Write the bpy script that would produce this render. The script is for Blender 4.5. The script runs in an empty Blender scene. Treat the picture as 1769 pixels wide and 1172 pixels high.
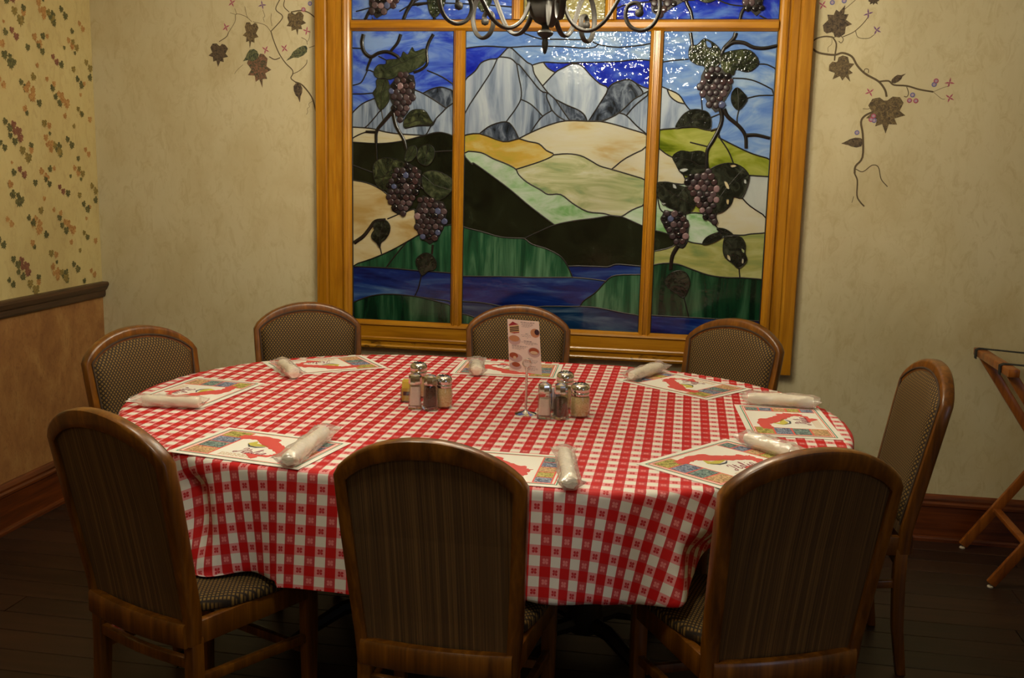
import bpy, bmesh, math, random
from mathutils import Vector, Matrix, noise
from mathutils.geometry import delaunay_2d_cdt
random.seed(7)
C = bpy.context.scene.collection
PI = math.pi

# ------------------------------------------------------------------ camera
FPX = 1763.9; CAM = Vector((0, 0, 1.5))
def _rot(yaw, pitch, roll):
    cy, sy = math.cos(yaw), math.sin(yaw)
    F = Vector((-sy, cy, 0)); R = Vector((cy, sy, 0)); U = Vector((0, 0, 1))
    cp, sp = math.cos(pitch), math.sin(pitch)
    F2 = F*cp - U*sp; U2 = U*cp + F*sp
    cr, sr = math.cos(roll), math.sin(roll)
    return R*cr + U2*sr, U2*cr - R*sr, F2
VR, VU, VF = _rot(0.167606, 0.169636, 0.0225294)
cd = bpy.data.cameras.new('camera'); cam = bpy.data.objects.new('camera', cd); C.objects.link(cam)
cd.sensor_width = 36; cd.lens = FPX*36/1769; cd.clip_start = .05
mw = Matrix.Identity(4)
for i in range(3):
    mw[i][0] = VR[i]; mw[i][1] = VU[i]; mw[i][2] = -VF[i]; mw[i][3] = CAM[i]
cam.matrix_world = mw
bpy.context.scene.camera = cam
def _ray(x, y): return VR*(x-884.5) + VU*(586-y) + VF*FPX
def at_y(x, y, Y):
    d = _ray(x, y); return CAM + d*(Y/d.y)
def at_x(x, y, X):
    d = _ray(x, y); return CAM + d*(X/d.x)
def at_z(x, y, Z):
    d = _ray(x, y); return CAM + d*((Z-1.5)/d.z)

# ------------------------------------------------------------------ light
sc = bpy.context.scene
sc.view_settings.view_transform = 'Standard'
try: sc.view_settings.look = 'None'
except Exception: pass
sc.view_settings.gamma = 1; sc.view_settings.use_curve_mapping = False
sc.view_settings.exposure = 0.38
w = bpy.data.worlds.new('world'); sc.world = w; w.use_nodes = True
w.node_tree.nodes['Background'].inputs[0].default_value = (1, .8, .55, 1)
w.node_tree.nodes['Background'].inputs[1].default_value = .02
WARM = (1, .95, .76)
def area(name, loc, size, power, col, rot=(0, 0, 0), sy=None):
    l = bpy.data.lights.new(name, 'AREA'); l.energy = power; l.color = col; l.size = size
    if sy: l.shape = 'RECTANGLE'; l.size_y = sy
    o = bpy.data.objects.new(name, l); C.objects.link(o); o.location = loc; o.rotation_euler = rot
    return o
area('ceiling_lamp_front', (-.5, 1.2, 2.70), .35, 10, WARM)
area('ceiling_lamp_back', (-.9, -1.3, 2.70), .6, 5, WARM)
area('added_wall_fill', (-1.2, 2.5, 2.70), .3, 5, WARM)  # unseen fill light, added to brighten the lower back wall
area('daylight_right', (2.9, -.6, 1.5), 1.0, 6, (.55, .72, 1), (0, math.radians(90), 0))
BULB = 8.0

# ------------------------------------------------------------------ helpers
def link(name, me, parent=None):
    o = bpy.data.objects.new(name, me); C.objects.link(o)
    if parent: o.parent = parent
    return o
def tag(o, label=None, cat=None, group=None, kind=None):
    for k, v in (('label', label), ('category', cat), ('group', group), ('kind', kind)):
        if v: o[k] = v
    return o
def empty(name, loc=(0, 0, 0), rz=0, parent=None):
    o = bpy.data.objects.new(name, None); C.objects.link(o); o.location = loc; o.rotation_euler = (0, 0, rz)
    o.empty_display_size = .05
    if parent: o.parent = parent
    return o
def copy_tree(o, parent=None):
    c = o.copy(); C.objects.link(c); c.parent = parent
    for ch in list(o.children): copy_tree(ch, c)
    return c
class MB:
    def __init__(s): s.v = []; s.f = []; s.m = []; s.uv = None
    def add(s, vs, fs, m=0):
        b = len(s.v); s.v += [tuple(v) for v in vs]; s.f += [tuple(b+i for i in f) for f in fs]; s.m += [m]*len(fs); return s
    def box(s, x0, x1, y0, y1, z0, z1, m=0):
        return s.add([(x0,y0,z0),(x1,y0,z0),(x1,y1,z0),(x0,y1,z0),(x0,y0,z1),(x1,y0,z1),(x1,y1,z1),(x0,y1,z1)],
                     [(0,3,2,1),(4,5,6,7),(0,1,5,4),(1,2,6,5),(2,3,7,6),(3,0,4,7)], m)
    def tube(s, pts, r, n=8, cap=True, m=0, flat=None, closed=False):
        """r: number or list; flat=(normal, ratio) squashes the section along a normal"""
        pts = [Vector(p) for p in pts]; N = len(pts); rings = []
        for i, p in enumerate(pts):
            a = pts[i-1] if (i or closed) else p; b = pts[(i+1) % N] if (i < N-1 or closed) else p
            t = (b-a).normalized()
            if i == 0:
                u = t.orthogonal().normalized() if not flat else None
            if flat:
                nn = Vector(flat[0]); u = (nn - t*nn.dot(t)).normalized()
            else:
                u = (u - t*u.dot(t)).normalized()
            v = t.cross(u); rr = r[i] if isinstance(r, (list, tuple)) else r
            k = flat[1] if flat else 1
            rings.append([p + u*(math.cos(2*PI*j/n)*rr*k) + v*(math.sin(2*PI*j/n)*rr) for j in range(n)])
        vs = [q for rg in rings for q in rg]; fs = []
        M = N if closed else N-1
        for i in range(M):
            for j in range(n):
                a = i*n+j; b = i*n+(j+1) % n; c = ((i+1) % N)*n+(j+1) % n; d = ((i+1) % N)*n+j
                fs.append((a, b, c, d))
        if cap and not closed: fs += [tuple(range(n))[::-1], tuple((N-1)*n+j for j in range(n))]
        return s.add(vs, fs, m)
    def lathe(s, prof, c=(0, 0, 0), n=24, m=0, sx=1, sy=1, ph=0):
        vs = []; fs = []
        for r, z in prof:
            for j in range(n):
                a = 2*PI*j/n+ph; vs.append((c[0]+r*sx*math.cos(a), c[1]+r*sy*math.sin(a), c[2]+z))
        for i in range(len(prof)-1):
            for j in range(n):
                fs.append((i*n+j, i*n+(j+1) % n, (i+1)*n+(j+1) % n, (i+1)*n+j))
        if prof[0][0] > 1e-6: fs.append(tuple(range(n))[::-1])
        if prof[-1][0] > 1e-6: fs.append(tuple((len(prof)-1)*n+j for j in range(n)))
        return s.add(vs, fs, m)
    def loft(s, rings, cap=True, m=0):
        n = len(rings[0]); vs = [p for r in rings for p in r]; fs = []
        for i in range(len(rings)-1):
            for j in range(n):
                fs.append((i*n+j, i*n+(j+1) % n, (i+1)*n+(j+1) % n, (i+1)*n+j))
        if cap: fs += [tuple(range(n))[::-1], tuple((len(rings)-1)*n+j for j in range(n))]
        return s.add(vs, fs, m)
    def build(s, name, mats, parent=None, smooth=False, bevel=0, seg=2, angle=40, sub=0):
        me = bpy.data.meshes.new(name); me.from_pydata(s.v, [], s.f)
        if not isinstance(mats, (list, tuple)): mats = [mats]
        for m in mats: me.materials.append(m)
        me.polygons.foreach_set('material_index', s.m)
        bm = bmesh.new(); bm.from_mesh(me)
        bmesh.ops.recalc_face_normals(bm, faces=bm.faces)
        if bevel:
            es = [e for e in bm.edges if len(e.link_faces) == 2 and e.calc_face_angle(0) > math.radians(35)]
            bmesh.ops.bevel(bm, geom=es, offset=bevel, segments=seg, profile=.5, affect='EDGES', clamp_overlap=True)
        bm.to_mesh(me); bm.free()
        if s.uv:
            uvl = me.uv_layers.new(name='UVMap')
            for l in me.loops: uvl.data[l.index].uv = s.uv[l.vertex_index]
        if smooth:
            me.polygons.foreach_set('use_smooth', [True]*len(me.polygons))
            if angle < 180: me.set_sharp_from_angle(angle=math.radians(angle))
        me.update()
        return link(name, me, parent)

# ------------------------------------------------------------------ materials
def newmat(name):
    m = bpy.data.materials.new(name); m.use_nodes = True; nt = m.node_tree
    return m, nt, nt.nodes['Principled BSDF']
class G:
    """tiny node-graph builder"""
    def __init__(s, nt): s.nt = nt
    def n(s, t, **kw):
        o = s.nt.nodes.new(t)
        for k, v in kw.items(): setattr(o, k, v)
        return o
    def set(s, sock, v):
        if isinstance(v, bpy.types.NodeSocket): s.nt.links.new(v, sock)
        elif v is not None: sock.default_value = v
    def math(s, op, a, b=None, c=None, clamp=False):
        o = s.n('ShaderNodeMath', operation=op, use_clamp=clamp); s.set(o.inputs[0], a); s.set(o.inputs[1], b)
        if c is not None: s.set(o.inputs[2], c)
        return o.outputs[0]
    def co(s, kind='Object'): return s.n('ShaderNodeTexCoord').outputs[kind]
    def map(s, vec, scale=(1, 1, 1), rot=(0, 0, 0), loc=(0, 0, 0)):
        o = s.n('ShaderNodeMapping'); s.set(o.inputs[0], vec); o.inputs['Scale'].default_value = scale
        o.inputs['Rotation'].default_value = rot
        s.set(o.inputs['Location'], loc); return o.outputs[0]
    def noise(s, vec, scale=5, detail=3, rough=.5, dist=0, out=0):
        o = s.n('ShaderNodeTexNoise'); s.set(o.inputs['Vector'], vec); s.set(o.inputs['Scale'], scale)
        o.inputs['Detail'].default_value = detail; o.inputs['Roughness'].default_value = rough
        o.inputs['Distortion'].default_value = dist; return o.outputs[out]
    def ramp(s, fac, stops, interp='LINEAR'):
        o = s.n('ShaderNodeValToRGB'); s.set(o.inputs[0], fac); cr = o.color_ramp; cr.interpolation = interp
        while len(cr.elements) < len(stops): cr.elements.new(.5)
        for e, (p, c) in zip(cr.elements, stops):
            e.position = p; e.color = (*c, 1) if len(c) == 3 else c
        return o.outputs[0]
    def mix(s, fac, a, b, mode='MIX'):
        o = s.n('ShaderNodeMix', data_type='RGBA', blend_type=mode)
        s.set(o.inputs[0], fac); s.set(o.inputs[6], (*a, 1) if isinstance(a, tuple) and len(a) == 3 else a)
        s.set(o.inputs[7], (*b, 1) if isinstance(b, tuple) and len(b) == 3 else b); return o.outputs[2]
    def sep(s, v):
        o = s.n('ShaderNodeSeparateXYZ'); s.set(o.inputs[0], v); return o.outputs
    def comb(s, x, y, z):
        o = s.n('ShaderNodeCombineXYZ'); s.set(o.inputs[0], x); s.set(o.inputs[1], y); s.set(o.inputs[2], z); return o.outputs[0]
    def bump(s, h, strength=.3, dist=.01, bsdf=None):
        o = s.n('ShaderNodeBump'); o.inputs['Strength'].default_value = strength; o.inputs['Distance'].default_value = dist
        s.set(o.inputs['Height'], h)
        if bsdf: s.nt.links.new(o.outputs[0], bsdf.inputs['Normal'])
        return o.outputs[0]
def sr(r, g, b):
    f = lambda c: (c/255/12.92 if c/255 <= .04045 else ((c/255+.055)/1.055)**2.4)
    return (f(r), f(g), f(b))
def plain(name, col, rough=.5, metal=0, spec=.5, coat=0):
    m, nt, b = newmat(name); b.inputs['Base Color'].default_value = (*col, 1)
    b.inputs['Roughness'].default_value = rough; b.inputs['Metallic'].default_value = metal
    b.inputs['Specular IOR Level'].default_value = spec; b.inputs['Coat Weight'].default_value = coat
    return m
def wood(name, c0, c1, c2, axis=2, rough=.35, scale=1, coat=.3, knots=False):
    m, nt, b = newmat(name); g = G(nt)
    rnd = g.n('ShaderNodeObjectInfo').outputs['Random']
    sc3 = [14*scale]*3; sc3[axis] = 1.1*scale
    v = g.map(g.co(), tuple(sc3), loc=g.comb(g.math('MULTIPLY', rnd, 7), g.math('MULTIPLY', rnd, 3), rnd))
    n1 = g.noise(v, 2.2, 4, .6, .6); sc4 = [90*scale]*3; sc4[axis] = 3*scale
    n2 = g.noise(g.map(g.co(), tuple(sc4)), 1.5, 2, .6)
    f = g.math('ADD', g.math('MULTIPLY', n1, .75), g.math('MULTIPLY', n2, .25))
    col = g.ramp(f, [(.33, c0), (.5, c1), (.66, c2)])
    if knots:
        k = g.noise(g.map(g.co(), (6, 6, 14)), 1.6, 3, .6, 1.5)
        kf = g.ramp(k, [(.60, (0, 0, 0)), (.68, (1, 1, 1))])
        col = g.mix(kf, col, tuple(x*.4 for x in c0))
    nt.links.new(col, b.inputs['Base Color'])
    b.inputs['Roughness'].default_value = rough; b.inputs['Coat Weight'].default_value = coat; b.inputs['Coat Roughness'].default_value = .18
    g.bump(f, .15, .001, b)
    return m

M = {}
# walls
def plaster(name, base, dark, light, s=1):
    m, nt, b = newmat(name); g = G(nt); co = g.co()
    n1 = g.noise(g.map(co, (2.0*s, 2.0*s, 1.2*s)), 1.6, 5, .62, .5)
    n2 = g.noise(g.map(co, (13*s, 13*s, 7*s), (0, .5, 0)), 1.5, 5, .68, 1.1)
    col = g.ramp(n1, [(.05, dark), (.5, base), (.95, light)])
    st = g.ramp(n2, [(.50, (0, 0, 0)), (.74, (1, 1, 1))])
    col = g.mix(g.math('MULTIPLY', st, .62), col, dark)
    nt.links.new(col, b.inputs['Base Color']); b.inputs['Roughness'].default_value = .75
    g.bump(n2, .12, .003, b)
    return m
M['back_wall'] = plaster('cream_plaster', sr(204, 193, 156), sr(178, 160, 114), sr(214, 205, 172), 1.2)
M['wallpaper'] = plaster('wallpaper_ground', sr(194, 176, 120), sr(170, 146, 98), sr(204, 190, 136), 1.6)
M['wainscot'] = plaster('brown_mottled_wainscot', sr(156, 108, 58), sr(112, 70, 36), sr(190, 150, 88), 3.2)
M['room_wall'] = plain('plain_wall', sr(190, 172, 128), .8)
M['ceiling'] = plain('ceiling_paint', sr(215, 205, 180), .85)
M['oak'] = wood('golden_oak', sr(138, 88, 6), sr(168, 111, 10), sr(186, 131, 26), 2)
M['oak_h'] = wood('golden_oak_rail', sr(138, 88, 6), sr(168, 111, 10), sr(186, 131, 26), 0)
M['oak_k'] = wood('knotty_oak_apron', sr(140, 90, 10), sr(172, 116, 16), sr(192, 138, 36), 0, knots=True)
M['chair_wood'] = wood('chair_wood', sr(72, 38, 4), sr(108, 62, 8), sr(140, 86, 16), 2, rough=.34, scale=.8, coat=.25)
M['rail_wood'] = wood('dark_rail_wood', sr(40, 24, 14), sr(66, 42, 24), sr(88, 58, 34), 1, rough=.5, coat=.1)
M['base_wood'] = wood('red_brown_baseboard', sr(64, 28, 5), sr(92, 42, 8), sr(116, 56, 13), 0, rough=.4)
M['base_wood_y'] = wood('red_brown_baseboard_side', sr(64, 28, 5), sr(92, 42, 8), sr(116, 56, 13), 1, rough=.4)
M['stand_wood'] = wood('tray_stand_wood', sr(110, 56, 12), sr(142, 78, 20), sr(164, 96, 30), 2, rough=.4)
def floorm():
    m, nt, b = newmat('dark_plank'); g = G(nt); rnd = g.n('ShaderNodeObjectInfo').outputs['Random']
    v = g.map(g.co(), (1.2, 16, 16), loc=g.comb(g.math('MULTIPLY', rnd, 9), rnd, 0))
    n1 = g.noise(v, 2, 4, .6, .5)
    col = g.ramp(n1, [(.3, sr(26, 15, 9)), (.5, sr(38, 22, 14)), (.7, sr(54, 32, 20))])
    col = g.mix(rnd, col, g.mix(.3, col, sr(72, 44, 30)))
    nt.links.new(col, b.inputs['Base Color']); b.inputs['Roughness'].default_value = .42
    g.bump(n1, .1, .001, b); return m
M['plank'] = floorm()
# upholstery
def weave(name, plane, pitch=(.0112, .0148)):
    m, nt, b = newmat(name); g = G(nt); x, y, z = g.sep(g.co())
    u = g.math('DIVIDE', x, pitch[0]); v = g.math('DIVIDE', z if plane == 'xz' else y, pitch[1])
    a = g.math('COSINE', g.math('MULTIPLY', u, 2*PI)); c = g.math('COSINE', g.math('MULTIPLY', v, 2*PI))
    s1 = g.math('ABSOLUTE', g.math('SINE', g.math('MULTIPLY', g.math('ADD', u, v), PI)))
    s2 = g.math('ABSOLUTE', g.math('SINE', g.math('MULTIPLY', g.math('SUBTRACT', u, v), PI)))
    f = g.math('MINIMUM', s1, s2)
    col = g.ramp(f, [(.25, sr(36, 24, 10)), (.5, sr(70, 48, 16)), (.85, sr(132, 102, 44))])
    nt.links.new(col, b.inputs['Base Color']); b.inputs['Roughness'].default_value = .8
    g.bump(f, .5, .001, b); return m
M['weave_back'] = weave('diamond_weave_back', 'xz'); M['weave_seat'] = weave('diamond_weave_seat', 'xy', (.0112, .0148))
def stripes():
    m, nt, b = newmat('striped_back_fabric'); g = G(nt); x, y, z = g.sep(g.co())
    v1 = g.comb(g.math('MULTIPLY', x, 190), 0, g.math('MULTIPLY', z, .6)); n1 = g.noise(v1, 1.4, 3, .7)
    v2 = g.comb(g.math('MULTIPLY', x, 42), 3, 0); n2 = g.noise(v2, 1.0, 1, .5)
    f = g.math('ADD', g.math('MULTIPLY', n1, .75), g.math('MULTIPLY', n2, .25))
    col = g.ramp(f, [(.34, sr(68, 46, 22)), (.5, sr(96, 67, 32)), (.66, sr(128, 94, 50))])
    nt.links.new(col, b.inputs['Base Color']); b.inputs['Roughness'].default_value = .9
    g.bump(n1, .3, .001, b); return m
M['stripes'] = stripes()
M['piping'] = plain('dark_piping', sr(64, 46, 30), .8)
# gingham
def gingham():
    m, nt, b = newmat('red_white_gingham'); g = G(nt); x, y, z = g.sep(g.n('ShaderNodeUVMap').outputs[0])
    PER = .052
    fx = g.math('FRACT', g.math('ADD', g.math('DIVIDE', g.math('ADD', x, .2863), PER), 100.25))
    fy = g.math('FRACT', g.math('ADD', g.math('DIVIDE', g.math('SUBTRACT', y, 2.526), PER), 100.25))
    inx = g.math('LESS_THAN', fx, .5); iny = g.math('LESS_THAN', fy, .5)
    cx = g.math('SUBTRACT', g.math('FRACT', g.math('MULTIPLY', fx, 2)), .5)
    cy = g.math('SUBTRACT', g.math('FRACT', g.math('MULTIPLY', fy, 2)), .5)
    ax = g.math('ABSOLUTE', cx); ay = g.math('ABSOLUTE', cy)
    d1 = g.math('SQRT', g.math('ADD', g.math('POWER', g.math('SUBTRACT', ax, .135), 2), g.math('POWER', g.math('SUBTRACT', ay, .135), 2)))
    fl = g.math('LESS_THAN', d1, .125)
    dc = g.math('LESS_THAN', g.math('SQRT', g.math('ADD', g.math('POWER', ax, 2), g.math('POWER', ay, 2))), .06)
    dx_ = g.math('LESS_THAN', g.math('SQRT', g.math('ADD', g.math('POWER', g.math('SUBTRACT', g.math('MAXIMUM', ax, ay), .24), 2), g.math('POWER', g.math('MINIMUM', ax, ay), 2))), .05)
    fl = g.math('MAXIMUM', fl, dc)
    RED = sr(200, 12, 16); WHT = sr(236, 230, 220); MID = sr(196, 66, 70); PNK = sr(232, 150, 152)
    colR = g.mix(iny, g.mix(fl, MID, sr(226, 130, 130)), RED)
    colW = g.mix(iny, WHT, g.mix(fl, PNK, sr(196, 40, 48)))
    col = g.mix(inx, colW, colR)
    nz = g.noise(g.map(g.co(), (1, 1, 1)), 600, 2, .5)
    nt.links.new(col, b.inputs['Base Color']); b.inputs['Roughness'].default_value = .62
    b.inputs['Specular IOR Level'].default_value = .4
    g.bump(nz, .1, .0006, b); return m
M['gingham'] = gingham()
# stained glass
def glass(name, stops, scale=(3, 3, 3), rot=0, dist=1.5, bump=.25, bscale=55, rough=.12, nscale=2.0, bstretch=(1, 1, 1), bdet=1):
    m, nt, b = newmat(name); g = G(nt)
    rnd = g.n('ShaderNodeObjectInfo').outputs['Random']
    v = g.map(g.co(), scale, (0, rot, 0), g.comb(g.math('MULTIPLY', rnd, 17), 0, g.math('MULTIPLY', rnd, 11)))
    n1 = g.noise(v, nscale, 4, .6, dist)
    stops = [(p, (c[0]*.68, c[1]*.74, c[2]*.78)) for p, c in stops]
    nt.links.new(g.ramp(n1, stops), b.inputs['Base Color'])
    b.inputs['Roughness'].default_value = rough; b.inputs['Specular IOR Level'].default_value = .5
    h = g.noise(g.map(g.co(), bstretch), bscale, bdet, .5)
    g.bump(h, bump, .006, b)
    return m
SK = dict(scale=(2.2, 4, 5), bscale=46, bump=.55, bstretch=(.7, 1, 1.1), rough=.02, bdet=0)
GL = {
 'sky': glass('sky_blue_glass', [(.34, sr(44, 66, 190)), (.48, sr(84, 116, 214)), (.64, sr(140, 168, 224))], **SK),
 'skyd': glass('deep_sky_glass', [(.36, sr(22, 32, 160)), (.5, sr(44, 64, 192)), (.68, sr(96, 130, 214))], **SK),
 'skyp': glass('pale_sky_glass', [(.32, sr(96, 132, 206)), (.5, sr(128, 160, 216)), (.66, sr(168, 190, 220))], **SK),
 'gray': glass('grey_streak_glass', [(.34, sr(84, 94, 112)), (.47, sr(136, 148, 170)), (.6, sr(172, 182, 198))], scale=(10, 4, 1.6), dist=1.2, bump=.12),
 'grayl': glass('pale_grey_glass', [(.34, sr(124, 136, 158)), (.5, sr(166, 176, 194)), (.62, sr(192, 198, 208))], scale=(8, 4, 1.2), dist=.8, bump=.1),
 'grayd': glass('dark_grey_glass', [(.36, sr(28, 33, 42)), (.5, sr(72, 80, 96)), (.66, sr(132, 140, 156))], scale=(8, 4, 4), rot=.8, dist=2.2, bump=.12),
 'white': glass('white_glass', [(.3, sr(188, 190, 186)), (.7, sr(208, 208, 200))], bump=.06),
 'tan': glass('tan_glass', [(.34, sr(196, 160, 96)), (.5, sr(220, 196, 146)), (.66, sr(228, 212, 172))], scale=(1.5, 4, 6), dist=.6, bump=.1),
 'cream': glass('cream_glass', [(.34, sr(200, 170, 112)), (.46, sr(212, 198, 162)), (.66, sr(214, 206, 184))], scale=(1.6, 4, 4), dist=1, bump=.1),
 'yellow': glass('amber_glass', [(.34, sr(178, 168, 60)), (.47, sr(208, 168, 70)), (.6, sr(214, 190, 120))], scale=(1.5, 4, 3), dist=1.5, bump=.08),
 'lime': glass('olive_lime_glass', [(.36, sr(84, 98, 10)), (.5, sr(146, 152, 48)), (.68, sr(184, 182, 96))], scale=(2, 4, 3.5), dist=1, bump=.08),
 'pgreen': glass('pale_green_glass', [(.34, sr(132, 180, 112)), (.46, sr(182, 206, 168)), (.62, sr(212, 220, 204))], scale=(1.8, 4, 5), rot=.5, dist=1.2, bump=.07),
 'mgreen': glass('mossy_cream_glass', [(.34, sr(126, 150, 104)), (.45, sr(172, 176, 124)), (.56, sr(204, 198, 156)), (.68, sr(218, 216, 190))], scale=(1.5, 4, 5), rot=-.2, dist=1.5, bump=.07),
 'moss': glass('olive_moss_glass', [(.34, sr(132, 146, 84)), (.5, sr(172, 168, 96)), (.66, sr(196, 190, 130))], scale=(1.5, 4, 5), rot=-.2, dist=1.2, bump=.07),
 'green': glass('green_streak_glass', [(.33, sr(20, 52, 36)), (.5, sr(40, 92, 62)), (.68, sr(102, 146, 110))], scale=(9, 4, .9), dist=.6, bump=.08),
 'dkgreen': glass('dark_green_streak_glass', [(.35, sr(10, 32, 22)), (.52, sr(24, 66, 42)), (.7, sr(70, 112, 80))], scale=(8, 4, .9), rot=.12, dist=.7, bump=.08),
 'black': glass('black_green_glass', [(.35, sr(16, 18, 10)), (.6, sr(30, 34, 20)), (.75, sr(44, 50, 34))], bump=.06),
 'blue': glass('navy_streak_glass', [(.34, sr(12, 24, 84)), (.5, sr(24, 48, 122)), (.62, sr(60, 92, 150)), (.75, sr(112, 140, 178))], scale=(1.2, 4, 9), dist=.8, bump=.08),
 'blued': glass('teal_navy_glass', [(.34, sr(8, 26, 58)), (.5, sr(20, 54, 94)), (.7, sr(90, 112, 136))], scale=(1.2, 4, 9), dist=.8, bump=.08),
 'amber': glass('pale_amber_glass', [(.34, sr(140, 126, 66)), (.6, sr(164, 152, 94))], bump=.3, bscale=70),
 'leaf': glass('leaf_glass', [(.35, sr(24, 28, 20)), (.5, sr(46, 50, 34)), (.68, sr(96, 100, 66))], bump=.55, bscale=85, nscale=6, rough=.1),
 'leafd': glass('dark_leaf_glass', [(.35, sr(18, 20, 16)), (.5, sr(34, 36, 28)), (.72, sr(70, 72, 58))], bump=.35, bscale=70, nscale=6, rough=.12),
 'leafg': glass('green_leaf_glass', [(.35, sr(32, 38, 26)), (.5, sr(56, 62, 42)), (.7, sr(98, 102, 74))], bump=.4, bscale=80, nscale=6, rough=.1),
}
M['lead'] = plain('lead_came', sr(38, 36, 34), .45, .5)
M['vine'] = plain('black_vine_glass', sr(22, 18, 16), .25)
GRP = [plain('grape_plum', sr(44, 33, 38), .35), plain('grape_mauve', sr(78, 64, 68), .15), plain('grape_black', sr(20, 17, 20), .12),
       plain('grape_blue', sr(72, 80, 112), .15), plain('grape_rose', sr(124, 100, 104), .15), plain('grape_wine', sr(58, 42, 44), .15)]
M['iron'] = plain('bronze_iron', sr(46, 43, 39), .55, .15)
M['chrome'] = plain('chrome', (.75, .73, .7), .12, 1)
M['black'] = plain('black_webbing', sr(28, 28, 30), .8)
M['table'] = plain('table_base_black', sr(30, 24, 20), .5)

# ------------------------------------------------------------------ room shell
XL, XR, YB, YF, ZC = -2.645, 3.0, 4.29, -2.6, 2.75
def struct(name, mb, mats, **k):
    o = mb.build(name, mats, **k); o['kind'] = 'structure'; return o
wall_back = struct('wall_back', MB().box(XL-.12, XR+.12, YB, YB+.12, 0, ZC), M['back_wall'])
wall_left = struct('wall_left', MB().box(XL-.12, XL, YF, YB, .86, ZC).box(XL-.12, XL, YF, YB, 0, .86, 1), [M['wallpaper'], M['wainscot']])
struct('wall_right', MB().box(XR, XR+.12, YF, YB, 0, ZC), M['room_wall'])
struct('wall_front', MB().box(XL-.12, XR+.12, YF-.12, YF, 0, ZC), M['room_wall'])
struct('ceiling', MB().box(XL-.12, XR+.12, YF-.12, YB+.12, ZC, ZC+.1), M['ceiling'])
floor = struct('floor', MB().box(XL-.12, XR+.12, YF-.12, YB+.12, -.12, -.006), plain('subfloor', sr(20, 12, 8), .9))
PW = .118
pm = MB().box(-1.2, 1.2, 0, PW-.003, -.006, 0).build('plank', M['plank'], floor, bevel=.0012, seg=1)
first = True
nrow = int((YB-YF)/PW)+1
for r in range(nrow):
    y0 = YB-.012-(r+1)*PW
    x0 = XL+.002-((r*0.83) % 2.4)
    while x0 < XR:
        xa, xb = max(x0, XL), min(x0+2.4, XR)
        if xb-xa > .05 and y0 > YF:
            if first: o = pm; first = False
            else: o = pm.copy(); C.objects.link(o)
            o.location = ((xa+xb)/2, y0, 0); o.scale = ((xb-xa-.003)/2.4, 1, 1)
        x0 += 2.4
# baseboards
def base_profile(mb, a, b, axis, side):
    """profile (out, z) extruded from a to b; axis 'x' on back wall or 'y' on left wall"""
    prof = [(0, 0), (.030, 0), (.030, .012), (.026, .020), (.018, .022), (.018, .145), (.022, .150), (.022, .160), (.016, .168), (.016, .178), (.010, .190), (.004, .196), (0, .197)]
    rings = []
    for t in (a, b):
        rings.append([(t, YB-o, z) if axis == 'x' else (XL+o, t, z) for o, z in prof])
    mb.loft(rings)
mb = MB(); base_profile(mb, XL, XR, 'x', 1); struct('baseboard_back', mb, M['base_wood'])
mb = MB(); base_profile(mb, YF, YB-.0, 'y', 1); struct('baseboard_left', mb, M['base_wood_y'])
# chair rail
prof = [(0, .858), (.012, .858), (.016, .866), (.016, .885), (.024, .893), (.030, .905), (.034, .912), (.034, .922), (.028, .927), (0, .927)]
mb = MB(); mb.loft([[(XL+o, t, z) for o, z in prof] for t in (YF, YB-.001)])
struct('trim_1', mb, M['rail_wood'])
tag(bpy.data.objects['trim_1'], 'dark wooden chair rail along the left wall', 'trim')

# ------------------------------------------------------------------ polygons
def simp(poly, closed=False):
    return [Vector((p[0], p[1])) for p in poly]
def smooth_line(pts, n=4):
    """Catmull-Rom through 2D or 3D points"""
    P = [Vector(p) for p in pts]
    if len(P) < 3: return P
    out = []
    for i in range(len(P)-1):
        p0 = P[i-1] if i else P[0]*2-P[1]; p1 = P[i]; p2 = P[i+1]; p3 = P[i+2] if i+2 < len(P) else P[-1]*2-P[-2]
        for k in range(n):
            t = k/n; out.append(.5*((2*p1)+(p2-p0)*t+(2*p0-5*p1+4*p2-p3)*t*t+(3*p1-p0-3*p2+p3)*t*t*t))
    out.append(P[-1]); return out
def smooth_closed(pts, n=3):
    P = [Vector(p) for p in pts]; N = len(P); out = []
    for i in range(N):
        p0, p1, p2, p3 = P[i-1], P[i], P[(i+1) % N], P[(i+2) % N]
        for k in range(n):
            t = k/n; out.append(.5*((2*p1)+(p2-p0)*t+(2*p0-5*p1+4*p2-p3)*t*t+(3*p1-p0-3*p2+p3)*t*t*t))
    return out
def tri_poly(poly):
    """triangulate a 2D polygon -> verts, tris"""
    n = len(poly)
    r = delaunay_2d_cdt([Vector((p[0], p[1])) for p in poly], [], [list(range(n))], 1, 1e-6)
    return r[0], [tuple(f) for f in r[2]]
def slab(mb, poly, f0, f1, m=0, dome=0):
    """extrude 2D polygon; f0/f1 map (u,v)->3D for back and front"""
    vs, ts = tri_poly(poly)
    n = len(vs); V3 = [f1(v[0], v[1]) for v in vs] + [f0(v[0], v[1]) for v in vs]
    fs = [t for t in ts] + [tuple(n+i for i in t[::-1]) for t in ts]
    ec = {}
    for t in ts:
        for a, b in ((t[0], t[1]), (t[1], t[2]), (t[2], t[0])):
            ec[(a, b)] = 1
    for (a, b) in ec:
        if (b, a) not in ec: fs.append((b, a, n+a, n+b))
    mb.add(V3, fs, m)

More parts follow.
